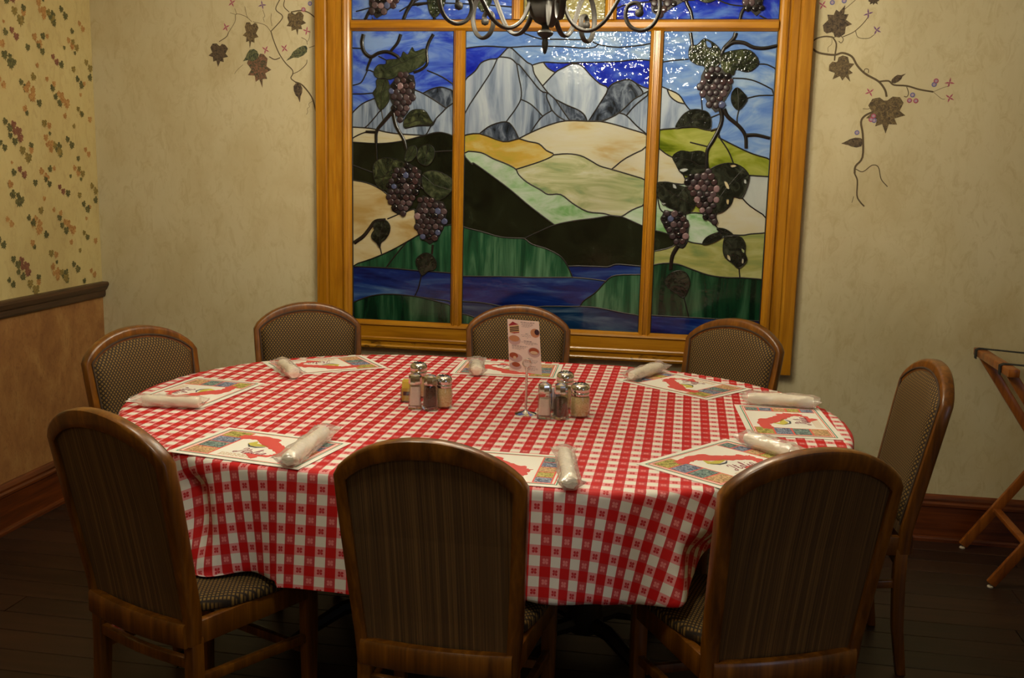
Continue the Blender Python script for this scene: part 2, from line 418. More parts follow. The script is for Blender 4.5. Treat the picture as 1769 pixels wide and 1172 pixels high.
# ------------------------------------------------------------------ stained-glass window
YG = 4.268
win = empty('window_1', (-.57, YG, .66)); WO = Vector((-.57, YG, .66))
tag(win, 'tall three-light stained-glass mountain landscape window in a golden oak frame', 'window', None, 'structure')
T = {'1': (590, 0, 3.909), '2': (590, 280, 3.909), '3': (780, 0, 3.906), '4': (780, 280, 3.447), '5': (1110, 0, 3.662), '6': (1100, 280, 3.257), 'p': (0, 0, 1.0)}
def W(code, cx, cy):
    ox, oy, s = T[code]; p = at_y(ox+cx/s, oy+cy/s, YG); return Vector((p.x, p.z))
def WL(spec):
    """'1: x,y x,y 2: x,y' -> list of wall-plane points (x,z)"""
    out = []; code = 'p'
    for tok in spec.split():
        if tok.endswith(':'): code = tok[:-1]
        else:
            a, b = tok.split(','); out.append(W(code, float(a), float(b)))
    return out
PX = {'left': (-1.434, -.993), 'mid': (-.944, -.184), 'right': (-.135, .309), 'upl': (-1.434, -.752), 'upm': (-.705, -.372), 'upr': (-.327, .309)}
def zrange(k): return (.815, 2.037) if k in ('left', 'mid', 'right') else (2.082, 2.56)
LEAD = {
'left': [
 '1: 70,765 140,702 225,665 300,640 400,602 490,605', '1: 490,605 550,631 640,685 718,740', '1: 550,631 600,605 665,588 720,600 785,626',
 '1: 785,680 718,722 680,760 640,800 600,860 575,905 560,915', '1: 270,735 220,800 158,868', '1: 70,858 200,868 300,892 400,905 560,915',
 '1: 430,868 520,850 600,850 620,842', '1: 70,960 250,970 400,955 560,915 640,895 700,900 785,928', '1: 70,935 130,905 180,890 235,893',
 '1: 70,635 150,634 250,625', '1: 70,578 130,560 160,510 180,475 215,485', '1: 578,475 680,520 785,590', '1: 60,325 145,328', '1: 250,380 330,420',
 '1: 270,745 285,830', '1: 440,1060 640,1025 785,1018',
 '2: 70,122 170,140 260,180 310,220 340,250 350,290', '2: 345,270 343,320 365,340 400,355 420,345 480,320 500,340 505,440 525,490', '1: 620,842 640,800', '1: 235,893 240,880',
 '2: 70,697 200,655 330,600 440,540 525,490', '2: 525,490 560,470 700,430 775,420', '2: 385,360 310,385', '2: 262,580 272,625', '2: 70,20 220,75',
 '2: 440,540 380,610 300,712', '2: 70,705 300,715 525,735 600,740 775,752', '2: 540,765 520,850 495,907', '2: 70,950 200,905 330,893 500,908 620,935 775,975', '2: 500,908 620,925 775,945'],
'mid': [
 '3: 490,225 600,262 720,265 860,268 930,270 990,300 1100,318 1200,315 1365,293', '3: 80,327 230,312 393,320 530,312 760,315 880,325 960,320 990,300',
 '3: 545,440 620,420 730,425 850,422 1000,420 1130,415 1250,402 1365,410',
 '3: 80,545 160,480 200,425 260,400 310,395 350,355 393,320 450,365 510,420 545,440 560,500 615,580 650,625',
 '3: 310,395 330,385 400,395 440,430 460,440 510,500 600,610 650,625', '3: 440,430 455,520 470,600 468,670 430,740 370,820', '3: 310,395 270,480 200,590 80,770',
 '3: 468,670 530,700 580,745 615,785', '3: 650,625 640,650 660,700 680,745 720,785 770,815', '3: 680,745 615,785 570,840 535,895',
 '3: 650,625 700,670 720,700 760,760 800,816', '3: 700,670 780,710 860,745 900,780 915,817', '3: 615,580 700,490 750,460 820,430 880,445 940,510 1000,565 1055,600 1000,700 925,817',
 '3: 620,420 650,460 700,490', '3: 1055,600 1090,565 1170,538 1220,545 1270,590 1290,635 1230,670 1140,755 1060,800 1010,818', '3: 1230,555 1300,590 1365,605',
 '3: 1290,635 1365,618', '3: 1365,610 1240,710 1180,780', '3: 1130,762 1180,780 1250,850 1315,903',
 '3: 455,935 535,895 640,850 770,815 930,818 1010,820 1100,840 1200,870 1350,915', '3: 190,900 270,845 370,822 420,865 455,935', '3: 70,915 190,902 350,955 455,935',
 '3: 455,935 520,955 590,970 640,1015 690,1045 600,1090 435,1143', '3: 690,1045 780,1038 870,1050 940,1085 1000,1120 1080,1143 4: 1060,75 1170,108', '3: 1080,1143 1180,1065 1340,988',
 '3: 70,1018 200,1030 280,1070 380,1110 435,1143 4: 400,75 450,120 530,165 575,193 650,193 720,245 810,295 900,305 950,318', '4: 950,318 1010,324 1075,285 1165,250',
 '3: 70,1035 140,1110 4: 130,5 230,75 350,165 450,250 540,320 615,375', '4: 435,455 520,415 615,375 730,350 850,335 950,318', '4: 1010,324 1080,355 1160,392', '4: 950,318 1010,324',
 '4: 55,385 180,415 300,448 435,455', '4: 435,455 480,490 560,515 640,555 680,600 710,660 720,688', '4: 697,618 850,622 930,625 980,610 1060,615 1150,623',
 '4: 50,680 200,682 350,683 500,688 720,688 850,700 920,710', '4: 765,860 790,825 860,775 920,710 980,675 1150,671', '4: 765,860 870,868 1000,895 1140,918',
 '4: 50,830 180,838 300,860 420,872 560,860 765,862', '4: 50,902 110,915 150,940 220,1040'],
'right': [
 '5: 100,397 200,382 292,375', '5: 735,405 790,410 860,445', '5: 570,495 660,500 740,525 860,588', '5: 662,622 740,605 860,604', '5: 608,697 597,760 610,800',
 '5: 100,540 160,565 230,600 270,660 300,697', '5: 155,565 175,610 220,645 268,658', '5: 90,822 210,812 350,805 430,825 490,810', '5: 480,870 600,930 700,975 830,1012',
 '5: 470,850 540,950 575,1035', '5: 80,920 150,975 195,1000 220,1040 255,1100 275,1150', '5: 670,1110 820,1118', '5: 430,745 490,720', '5: 370,600 380,690',
 '6: 270,290 330,285 400,300 435,345 460,375 530,410', '6: 530,410 600,412 640,405 745,398', '6: 590,200 640,250 745,318', '6: 275,300 285,430', '6: 285,445 320,455 370,462',
 '6: 70,378 160,400 205,425 215,465 160,490 70,507', '6: 113,170 130,260 160,290', '6: 370,462 440,440 500,420 530,410', '6: 575,597 580,652', '6: 70,585 150,570 230,575 300,600 400,635 500,650 600,652 740,664',
 '6: 265,760 292,872', '6: 60,862 200,870 300,875 415,882 560,890 720,897', '5: 300,697 330,695 400,705 430,745 430,825', '5: 490,810 480,870', '6: 277,111 300,140 330,180 330,230 272,290', '6: 270,95 400,90 410,45 470,15 540,8 600,35 632,80', '6: 632,80 620,140 590,202 545,195 530,235 490,275 450,290 435,345', '6: 113,170 130,210 170,250 220,270 250,297 272,290', '6: 160,290 135,320 165,370 180,410 205,425', '6: 285,430 285,445 260,485 215,465', '6: 112,118 160,112 210,120 277,128', '5: 570,440 640,410', '5: 300,900 420,930'],
'upl': ['p: 643,30 645,45', 'p: 615,20 660,8', 'p: 720,10 760,5 900,12', 'p: 690,20 780,-30 900,-40', 'p: 600,-40 700,-60 900,-90'],
'upm': ['p: 890,-30 1045,-35', 'p: 965,-120 965,60'],
'upr': ['p: 1236,-2 1262,8 1290,11', 'p: 1040,20 1100,5 1200,0', 'p: 1312,27 1325,50', 'p: 1030,-60 1200,-50 1360,-60'],
}
SEED = {
'left': 'sky 1: 110,280;skyd 1: 300,280;skyd 1: 680,350;sky 1: 110,450;sky 1: 130,600;skyd 1: 110,690;sky 1: 620,560;sky 1: 560,600;gray 1: 160,760;grayl 1: 330,840;grayd 1: 590,700;grayd 1: 690,660;gray 1: 690,840;grayl 1: 480,890;cream 1: 110,880;cream 1: 300,930;white 1: 540,870;black 1: 150,1050;black 1: 700,970;black 1: 600,1150;black 2: 640,380;tan 2: 160,350;tan 2: 450,420;tan 2: 150,620;black 2: 120,60;green 2: 260,660;green 2: 470,650;dkgreen 2: 700,550;blue 2: 300,800;blue 2: 650,830;dkgreen 2: 400,1000;blue 2: 680,945',
'mid': 'skyp 3: 250,260;skyp 3: 700,290;sky 3: 900,240;sky 3: 1250,270;skyd 3: 200,360;skyp 3: 500,380;sky 3: 1150,370;skyd 3: 1000,480;skyd 3: 1200,480;skyd 3: 660,450;grayl 3: 150,560;gray 3: 400,365;grayl 3: 280,650;gray 3: 490,600;gray 3: 560,530;grayd 3: 560,640;gray 3: 480,800;grayd 3: 330,890;gray 3: 640,810;gray 3: 680,720;grayd 3: 690,730;grayd 3: 800,750;gray 3: 850,790;white 3: 610,500;grayl 3: 820,580;grayd 3: 1150,660;gray 3: 1230,700;gray 3: 1290,740;grayl 3: 1150,820;grayl 3: 1300,600;cream 3: 900,950;yellow 3: 300,1010;cream 3: 1220,1120;mgreen 3: 800,1120;mgreen 4: 800,150;pgreen 4: 200,20;pgreen 4: 600,270;pgreen 4: 1090,320;black 4: 250,300;black 4: 850,480;green 4: 300,570;blue 4: 900,660;blue 4: 400,770;green 4: 980,790;blued 4: 900,930;blued 4: 200,870;green 4: 90,930;cream 4: 1100,50',
'right': 'skyp 5: 200,280;skyp 5: 420,220;sky 5: 220,450;sky 5: 790,500;skyd 5: 700,550;skyd 5: 700,580;skyd 5: 700,750;skyd 5: 780,360;sky 5: 560,720;sky 5: 340,560;skyd 5: 350,680;sky 5: 560,800;grayl 5: 170,720;cream 5: 210,625;lime 5: 280,880;lime 5: 500,960;lime 5: 700,1050;cream 5: 130,1050;white 6: 680,150;cream 6: 600,330;pgreen 6: 360,380;black 6: 150,440;moss 6: 400,540;moss 6: 660,470;dkgreen 6: 500,750;dkgreen 6: 150,740;blue 6: 180,920;cream 6: 150,60;pgreen 6: 125,320;pgreen 6: 240,360;white 6: 60,300',
'upl': 'sky p: 620,20;skyp p: 720,30;sky p: 800,10;skyd p: 700,0', 'upm': 'amber p: 960,0', 'upr': 'skyd p: 1220,20;sky p: 1150,30;sky p: 1330,20;skyd p: 1100,20'}
def dseg(p, a, b):
    d = b-a; t = max(0, min(1, (p-a).dot(d)/max(d.length_squared, 1e-12))); q = a+d*t; return (p-q).length, q
def build_panel(key):
    x0, x1 = PX[key]; z0, z1 = zrange(key)
    pane = empty('glass_panel', (0, 0, 0), 0, win)
    lines = []
    for s in LEAD[key]: lines.append([Vector((p.x, p.y)) for p in smooth_line([(q.x, q.y) for q in WL(s)], 3)])
    for i, L in enumerate(lines):                       # snap loose ends to a neighbour or past the border
        for e in (0, -1):
            p = L[e]; best = None
            for j, K in enumerate(lines):
                if j == i: continue
                for a, b in zip(K, K[1:]):
                    d, q = dseg(p, a, b)
                    if best is None or d < best[0]: best = (d, q)
            if best and best[0] < .012: L[e] = best[1] + (best[1]-p)*.0
    verts = []; edges = []
    def addp(p): verts.append(p.copy()); return len(verts)-1
    rect = [Vector((x0, z0)), Vector((x1, z0)), Vector((x1, z1)), Vector((x0, z1))]
    ri = [addp(p) for p in rect]
    for i in range(4): edges.append((ri[i], ri[(i+1) % 4]))
    for L in lines:
        idx = [addp(p) for p in L]; edges += list(zip(idx, idx[1:]))
    r = delaunay_2d_cdt(verts, edges, [], 0, 1e-4)
    ov, oe, of, _, orig_e, _ = r
    con = set()
    for e, o in zip(oe, orig_e):
        if o: con.add((min(e), max(e)))
    tris = [tuple(f) for f in of]
    cen = [(ov[a]+ov[b]+ov[c])/3 for a, b, c in tris]
    inside = [x0 < c.x < x1 and z0 < c.y < z1 for c in cen]
    emap = {}
    for i, t in enumerate(tris):
        for a, b in ((t[0], t[1]), (t[1], t[2]), (t[2], t[0])): emap.setdefault((min(a, b), max(a, b)), []).append(i)
    comp = [-1]*len(tris); comps = []
    for i in range(len(tris)):
        if comp[i] >= 0 or not inside[i]: continue
        st = [i]; comp[i] = len(comps); cur = []
        while st:
            k = st.pop(); cur.append(k); t = tris[k]
            for a, b in ((t[0], t[1]), (t[1], t[2]), (t[2], t[0])):
                e = (min(a, b), max(a, b))
                if e in con: continue
                for q in emap[e]:
                    if comp[q] < 0 and inside[q]: comp[q] = len(comps); st.append(q)
        comps.append(cur)
    seeds = []
    for s in SEED[key].split(';'):
        a, rest = s.split(' ', 1); seeds.append((a, WL(rest)[0]))
    def area_of(k):
        a, b, c = (ov[i] for i in tris[k]); return abs((b-a).cross(c-a))/2
    for ci, cur in enumerate(comps):
        ar = sum(area_of(k) for k in cur)
        cc = sum((cen[k]*area_of(k) for k in cur), Vector((0, 0)))/max(ar, 1e-9)
        found = None
        for a, p in seeds:
            for k in cur:
                A, B, D = (ov[i] for i in tris[k])
                s1 = (B-A).cross(p-A); s2 = (D-B).cross(p-B); s3 = (A-D).cross(p-D)
                if (s1 >= 0 and s2 >= 0 and s3 >= 0) or (s1 <= 0 and s2 <= 0 and s3 <= 0): found = a; break
            if found: break
        if not found: found = min(seeds, key=lambda s: (s[1]-cc).length)[0]
        used = sorted({i for k in cur for i in tris[k]}); rm = {v: i for i, v in enumerate(used)}; n = len(used)
        tilt = random.uniform(-.0008, .0008)
        V3 = [(ov[i].x-WO.x, tilt, ov[i].y-WO.z) for i in used]; V3 += [(x, .006, z) for x, y, z in V3]
        fs = []
        for k in cur:
            t = tuple(rm[i] for i in tris[k]); fs += [t, tuple(n+i for i in t[::-1])]
            for a, b in ((0, 1), (1, 2), (2, 0)):
                ga, gb = tris[k][a], tris[k][b]; e = (min(ga, gb), max(ga, gb))
                if e in con or len([q for q in emap[e] if comp[q] == ci]) < 2:
                    fs.append((t[b], t[a], n+t[a], n+t[b]))
        MB().add(V3, fs).build('glass_piece', GL[found], pane)
    lm = MB()
    for L in lines:
        P = [p for p in L]
        P = [Vector((min(max(p.x, x0), x1), min(max(p.y, z0), z1))) for p in P]
        Q = [P[0]]
        for p in P[1:]:
            if (p-Q[-1]).length > .002: Q.append(p)
        if len(Q) > 1: lm.tube([(p.x-WO.x, -.0008, p.y-WO.z) for p in Q], .0030, 6, flat=((0, 1, 0), .75))
    fr = [(x0, z0), (x1, z0), (x1, z1), (x0, z1)]
    lm.tube([(p[0]-WO.x, -.0005, p[1]-WO.z) for p in fr], .004, 6, flat=((0, 1, 0), .7), closed=True)
    lm.build('lead_came', M['lead'], pane, smooth=True)
    return pane
panes = {k: build_panel(k) for k in ('left', 'mid', 'right', 'upl', 'upm', 'upr')}

def clip(poly, key):
    x0, x1 = PX[key]; z0, z1 = zrange(key); out = [Vector((p[0], p[1])) for p in poly]
    for ax, lim, sg in ((0, x0, 1), (0, x1, -1), (1, z0, 1), (1, z1, -1)):
        res = []
        for i, p in enumerate(out):
            q = out[i-1]; pi = (p[ax]-lim)*sg >= 0; qi = (q[ax]-lim)*sg >= 0
            if pi != qi:
                t = (lim-q[ax])/(p[ax]-q[ax]); res.append(q.lerp(p, t))
            if pi: res.append(p)
        out = res
    return out
def overlay(key, name, spec, mat, depth=(-.0005, -.006), n=3, veins=True):
    poly = clip(smooth_closed([(p.x, p.y) for p in WL(spec)], n), key)
    if len(poly) < 3: return
    mb = MB(); slab(mb, poly, lambda u, v: (u-WO.x, depth[0], v-WO.z), lambda u, v: (u-WO.x, depth[1], v-WO.z))
    o = mb.build(name, mat, panes[key])
    em = MB().tube([(p.x-WO.x, depth[1], p.y-WO.z) for p in poly], .0016, 5, closed=True)
    if veins and len(poly) > 8:
        c = sum(poly, Vector((0, 0)))/len(poly)
        far = max(poly, key=lambda p: (p-c).length); near = max(poly, key=lambda p: (p-far).length)
        em.tube([(p.x-WO.x, depth[1], p.y-WO.z) for p in (near, c, far)], .0013, 5)
        q = poly[len(poly)//4]; em.tube([(p.x-WO.x, depth[1], p.y-WO.z) for p in (q, c)], .0011, 5)
    em.build('leaf_came', M['lead'], o, smooth=True)
    return o
LEAVES = [
 ('left', 'leafg', '1: 220,490 250,440 300,435 310,405 370,400 405,385 420,350 450,370 480,320 500,350 570,330 575,400 550,440 500,470 470,490 400,500 340,535 250,530'),
 ('left', 'leafg', '1: 240,540 300,530 325,570 325,640 320,690 270,745 240,700 225,650 215,625 240,590'),
 ('left', 'leaf', '1: 425,862 430,800 480,745 560,745 600,800 622,845 540,845 480,855'),
 ('left', 'leafg', '1: 430,1080 450,1000 500,985 512,1040 470,1090'), ('left', 'leafg', '1: 510,1050 540,990 600,980 632,1020 620,1080 580,1120 530,1100'),
 ('left', 'leaf', '1: 215,1130 240,1085 300,1065 380,1080 430,1110 400,1165 2: 350,90 330,160 300,190 250,170 222,110'),
 ('left', 'leafg', '2: 545,130 560,70 640,60 740,110 750,190 660,260 600,230 560,190'),
 ('left', 'leafd', '2: 240,400 300,392 330,430 325,480 300,520 270,545 262,582 240,548 210,520 205,490 225,455 215,430'),
 ('left', 'leafd', '2: 510,650 560,615 610,625 645,680 630,725 590,735 550,765 530,740 508,690'),
 ('right', 'leaf', '5: 305,290 345,285 385,248 420,255 470,290 495,330 490,400 440,440 400,460 390,420 345,410 300,380 292,330'),
 ('right', 'leaf', '5: 500,350 580,320 680,320 735,390 700,440 650,455 590,440 575,475 530,465 500,430'),
 ('right', 'leafd', '5: 600,555 640,590 662,625 640,665 605,697 570,665 560,620 570,580'),
 ('right', 'leafd', '5: 208,812 230,760 270,715 330,692 400,705 432,745 425,822 340,805 270,800'),
 ('right', 'leafd', '5: 190,990 240,955 300,962 350,955 390,965 410,1010 410,1080 330,1110 250,1100 210,1040'),
 ('right', 'leafd', '6: 405,50 470,15 540,8 600,35 632,80 620,140 590,202 545,195 530,235 490,275 450,290 400,292 380,240 420,150 400,90'),
 ('right', 'leafd', '6: 112,118 160,112 210,120 270,140 310,130 330,180 335,230 300,280 250,297 220,270 170,250 130,210 110,170'),
 ('right', 'leafd', '6: 370,462 390,425 440,400 480,395 470,430 410,460'), ('right', 'leafd', '6: 450,372 500,378 545,412 500,418 470,400'),
 ('right', 'leafd', '6: 500,420 540,415 590,425 612,470 608,510 620,550 600,580 570,597 540,570 500,540 485,500 488,450'),
 ('right', 'leafd', '6: 200,620 240,610 280,625 298,670 290,715 262,762 220,735 170,700 158,665 180,635'),
 ('upl', 'leafg', 'p: 741,-15 768,-15 768,10 752,31 741,16'), ('upl', 'leafg', 'p: 820,-10 850,-10 846,12 832,20'),
 ('upr', 'leafg', 'p: 1200,-8 1242,-8 1230,3 1215,4'),
]
for k, m_, s in LEAVES: overlay(k, 'glass_leaf', s, GL[m_])
for s, g_ in (('6: 525,18 550,14 562,24 535,32', 'cream'), ('6: 490,110 510,115 522,150 505,148', 'tan'), ('6: 603,100 615,100 618,122 604,120', 'white'), ('6: 505,210 520,212 516,240 504,232', 'tan'),
              ('6: 238,45 270,34 290,42 262,58', 'white'), ('6: 202,122 220,130 225,150 205,145', 'white'), ('6: 140,228 165,232 150,242', 'white'), ('6: 508,520 525,530 528,555 510,545', 'cream'),
              ('6: 592,545 602,548 600,570 590,568', 'cream'), ('6: 588,485 606,495 604,512 592,505', 'mgreen'), ('5: 400,260 430,270 438,300 410,300', 'skyp')):
    overlay('right', 'glass_piece', s, GL[g_], (-.005, -.0072), 2, False)
VINES = [
 ('left', .0085, '1: 150,232 140,290 155,350 200,385 250,360 310,350 370,375 395,400'), ('left', .0075, '1: 402,232 380,290 335,345'), ('left', .006, '1: 205,385 180,450 172,480'),
 ('left', .0070, '1: 622,232 590,290 575,350 580,430 540,470 490,490'), ('left', .0085, '1: 350,750 290,820 240,885 235,965'), ('left', .0085, '1: 350,765 370,850 420,940 440,1010'),
 ('left', .004, '1: 235,965 240,1080'), ('left', .006, '1: 235,892 165,890'), ('left', .0085, '2: 88,545 150,500 190,450 230,400 300,390'), ('left', .005, '2: 618,560 612,622'), ('left', .004, '2: 530,165 600,220'),
 ('right', .0065, '5: 303,208 315,290 310,340'), ('right', .0085, '5: 590,208 575,245 520,300 497,345'), ('right', .0085, '5: 520,302 570,270 640,272 700,300 770,306 850,290'),
 ('right', .0085, '5: 490,680 502,740 490,800 450,880 410,950 405,1010 400,1080'), ('right', .0085, '5: 515,690 540,740 610,800 650,860 655,940'), ('right', .0075, '5: 655,857 720,855 805,875'),
 ('right', .004, '5: 430,828 490,808'), ('right', .009, '6: 232,470 200,530 190,605'), ('right', .004, '6: 400,90 300,150'),
 ('upl', .008, 'p: 660,0 640,18 630,38'), ('upl', .009, 'p: 726,-20 712,5 703,20 696,38'), ('upl', .006, 'p: 712,8 745,5'), ('upl', .007, 'p: 690,-90 715,-50 726,-20'), ('upl', .007, 'p: 752,31 750,38'),
 ('upr', .0075, 'p: 1180,-20 1186,5 1193,20 1196,34'), ('upr', .0075, 'p: 1292,8 1282,20 1278,34'), ('upr', .007, 'p: 1180,-20 1230,-60 1290,-40'),
]
for key, r, s in VINES:
    x0, x1 = PX[key]; z0, z1 = zrange(key)
    P = [p for p in smooth_line([(q.x, q.y) for q in WL(s)], 4)]
    P = [p for p in P if x0-.01 < p[0] < x1+.01 and z0-.01 < p[1] < z1+.01]
    if len(P) < 2: continue
    rr = [r*(1-.25*i/len(P)) for i in range(len(P))]
    MB().tube([(min(max(p[0], x0), x1)-WO.x, -.004, min(max(p[1], z0), z1)-WO.z) for p in P], rr, 8, flat=((0, 1, 0), .45)).build('vine_stem', M['vine'], panes[key], smooth=True)
CLUST = [
 ('left', '1: 390,480 490,510 500,560 495,640 460,700 450,760 405,815 360,770 345,700 318,650 325,580 370,530'),
 ('left', '2: 400,30 460,10 540,60 540,140 500,220 480,290 420,355 365,340 340,280 300,180 330,100'),
 ('left', '2: 550,225 690,270 715,340 690,450 650,520 600,555 550,520 505,440 495,340 530,260'),
 ('right', '5: 390,440 480,420 560,470 565,560 520,640 500,690 460,712 430,680 395,620 362,570 370,480'),
 ('right', '6: 270,90 320,70 400,50 465,110 450,160 460,240 440,270 452,320 430,347 375,310 350,240 310,200 290,130'),
 ('right', '6: 155,270 240,285 292,330 292,390 287,450 255,487 215,450 180,410 155,370 135,320'),
 ('upl', 'p: 640,-40 700,-30 690,2 672,17 660,27 651,32 644,22 638,8'), ('upr', 'p: 1278,-40 1320,-20 1317,10 1313,22 1306,28 1298,20 1283,10'), ('upr', 'p: 1120,-30 1180,-20 1182,2 1160,14 1138,30 1126,20'),
 ('upl', 'p: 790,-60 850,-50 840,-5 815,5 800,-20'),
]
gm = MB().lathe([(.0001, -.0040), (.6, -.0036), (.86, -.0024), (.98, .000), (1, .0035)], n=8)
gm.v = [(x*.0146, z*.6, y*.0146) for x, y, z in gm.v]
gproto = gm.build('grape', GRP[0]); gme = []
for mt in GRP:
    me = gproto.data.copy(); me.materials[0] = mt; me.polygons.foreach_set('use_smooth', [True]*len(me.polygons)); gme.append(me)
bpy.data.objects.remove(gproto)
def inpoly(p, poly):
    c = False; n = len(poly)
    for i in range(n):
        a, b = poly[i], poly[i-1]
        if (a[1] > p[1]) != (b[1] > p[1]) and p[0] < (b[0]-a[0])*(p[1]-a[1])/(b[1]-a[1])+a[0]: c = not c
    return c
for key, s in CLUST:
    poly = clip(WL(s), key)
    if len(poly) < 3: continue
    mb = MB(); slab(mb, poly, lambda u, v: (u-WO.x, -.001, v-WO.z), lambda u, v: (u-WO.x, -.0058, v-WO.z)); mb.build('cluster_backing', M['lead'], panes[key])
    xs = [p[0] for p in poly]; zs = [p[1] for p in poly]; pit = .0262; row = 0; z = min(zs)+.006
    while z < max(zs):
        x = min(xs) + (pit/2 if row % 2 else 0)
        while x < max(xs):
            q = (x+random.uniform(-.0025, .0025), z+random.uniform(-.0025, .0025))
            if inpoly(q, poly):
                k = random.choices(range(6), (6, 3, 5, 1.2, .7, 4))[0]
                o = link('grape', gme[k], panes[key]); o.location = (q[0]-WO.x, -.0065-random.uniform(0, .003), q[1]-WO.z)
                sc_ = random.uniform(.85, 1.08); o.scale = (sc_, 1.3, sc_*random.uniform(.9, 1.1))
            x += pit
        z += pit*.87; row += 1

# oak frame of the window: members share the window as parent
def wbox(name, x0, x1, z0, z1, y0, y1, mat, bev=.003, lines=()):
    mb = MB().box(x0-WO.x, x1-WO.x, y0-WO.y, y1-WO.y, z0-WO.z, z1-WO.z)
    return mb.build(name, mat, win, bevel=bev, smooth=True, angle=30)
def member(name, a, b, prof, mat, axis, parent=win):
    """extrude profile [(w, depth_out)] along axis from a to b; w is the coordinate across"""
    rings = []
    for t in (a, b):
        rings.append([((t if axis == 'x' else w)-WO.x, YB-d-WO.y, (w if axis == 'x' else t)-WO.z) for w, d in prof])
    mb = MB().loft(rings); return mb.build(name, mat, parent)
ZT = 2.60
def cas_prof(x_out, x_in):
    s = 1 if x_in > x_out else -1; wd = abs(x_in-x_out)
    P = [(0, 0), (0, .030), (.004, .034), (.045, .034), (.050, .030), (.055, .030), (.060, .034), (.085, .034), (.090, .028), (wd-.042, .028), (wd-.036, .040), (wd-.028, .042), (wd-.020, .036), (wd-.016, .036), (wd-.008, .032), (wd, .022), (wd, 0)]
    return [(x_out+s*a, d) for a, d in P]
member('casing', .683, ZT, cas_prof(-1.596, -1.434), M['oak'], 'z')
member('casing', .668, ZT, cas_prof(.446, .309), M['oak'], 'z')
def mull(x0, x1, z0, z1):
    wd = x1-x0; P = [(0, 0), (0, .022), (.008, .032), (.012, .036), (.016, .036), (.018, .030), (wd-.018, .030), (wd-.016, .036), (wd-.012, .036), (wd-.008, .032), (wd, .022), (wd, 0)]
    member('mullion', z0, z1, [(x0+a, d+.006) for a, d in P], M['oak'], 'z')
mull(-.993, -.944, .79, 2.037); mull(-.184, -.135, .79, 2.037)
mull(-.752, -.705, 2.082, 2.56); mull(-.372, -.327, 2.082, 2.56)
def hprof(z0, z1, both=True):
    wd = z1-z0; P = [(0, 0), (0, .022), (.007, .032), (.011, .038), (.015, .036), (wd-.012, .038), (wd-.004, .03), (wd, .022), (wd, 0)]
    return [(z0+a, d+.004) for a, d in P]
member('transom_rail', -1.434, .309, hprof(2.037, 2.082), M['oak_h'], 'x')
member('head_rail', -1.434, .309, hprof(2.56, 2.60), M['oak_h'], 'x')
member('bottom_rail', -1.434, .309, [(.742, 0), (.742, .040), (.790, .040), (.796, .046), (.803, .044), (.808, .036), (.815, .024), (.815, 0)], M['oak_h'], 'x')
member('window_stool', -1.44, .315, [(.722, 0), (.722, .036), (.728, .043), (.738, .044), (.743, .041), (.743, 0)], M['oak_h'], 'x')
member('apron', -1.44, .315, [(.692, 0), (.690, .030), (.693, .038), (.701, .041), (.706, .038), (.708, .035), (.723, .036), (.723, 0)], M['oak_k'], 'x')

# ------------------------------------------------------------------ painted vine on the back wall, printed wallpaper leaves
PT = {'stem': plain('mural_stem_paint', sr(92, 78, 56), .8), 'g': plain('mural_green_paint', sr(72, 84, 64), .8), 'b': plain('mural_brown_paint', sr(92, 78, 60), .8),
      'd': plain('mural_dark_paint', sr(74, 62, 54), .8), 'p': plain('mural_pink_paint', sr(168, 82, 106), .8), 'u': plain('mural_purple_paint', sr(120, 84, 130), .8),
      'bl': plain('mural_blue_paint', sr(108, 108, 158), .8)}
def leafmat(name, c1, c2):
    m, nt, b = newmat(name); g = G(nt)
    n = g.noise(g.map(g.co(), (1, 1, 1)), 60, 4, .6, 2)
    nt.links.new(g.ramp(n, [(.38, c1), (.62, c2)]), b.inputs['Base Color']); b.inputs['Roughness'].default_value = .8
    return m
for k, a, b_ in (('g', sr(48, 58, 48), sr(112, 114, 78)), ('b', sr(70, 58, 44), sr(126, 108, 74)), ('d', sr(54, 44, 38), sr(108, 92, 70)), ('gr', sr(60, 70, 52), sr(142, 100, 78))):
    PT['l'+k] = leafmat('mural_leaf_'+k, a, b_)
TM = {'L': (330, 0, 5.327), 'R': (1380, 0, 3.167)}
def MW(side, cx, cy):
    ox, oy, s = TM[side]; p = at_y(ox+cx/s, oy+cy/s, YB); return Vector((p.x, p.z))
def rib(mb, pts, r, y=YB-.0006, flat=.16):
    mb.tube([(p[0], y, p[1]) for p in pts], r, 6, flat=((0, 1, 0), flat))
LEAF = [(0, -1), (.10, -.62), (.34, -.66), (.28, -.40), (.62, -.30), (.42, -.10), (.56, .22), (.40, .46), (.20, .50), (.05, .36), (-.02, .36), (-.18, .50), (-.40, .46), (-.54, .20), (-.42, -.10), (-.64, -.32), (-.30, -.40), (-.32, -.68), (-.10, -.60)]
OVAL = [(0, -1), (.12, -.55), (.30, -.30), (.36, 0), (.28, .3), (.1, .45), (-.1, .45), (-.3, .28), (-.34, -.05), (-.25, -.4), (-.12, -.6)]
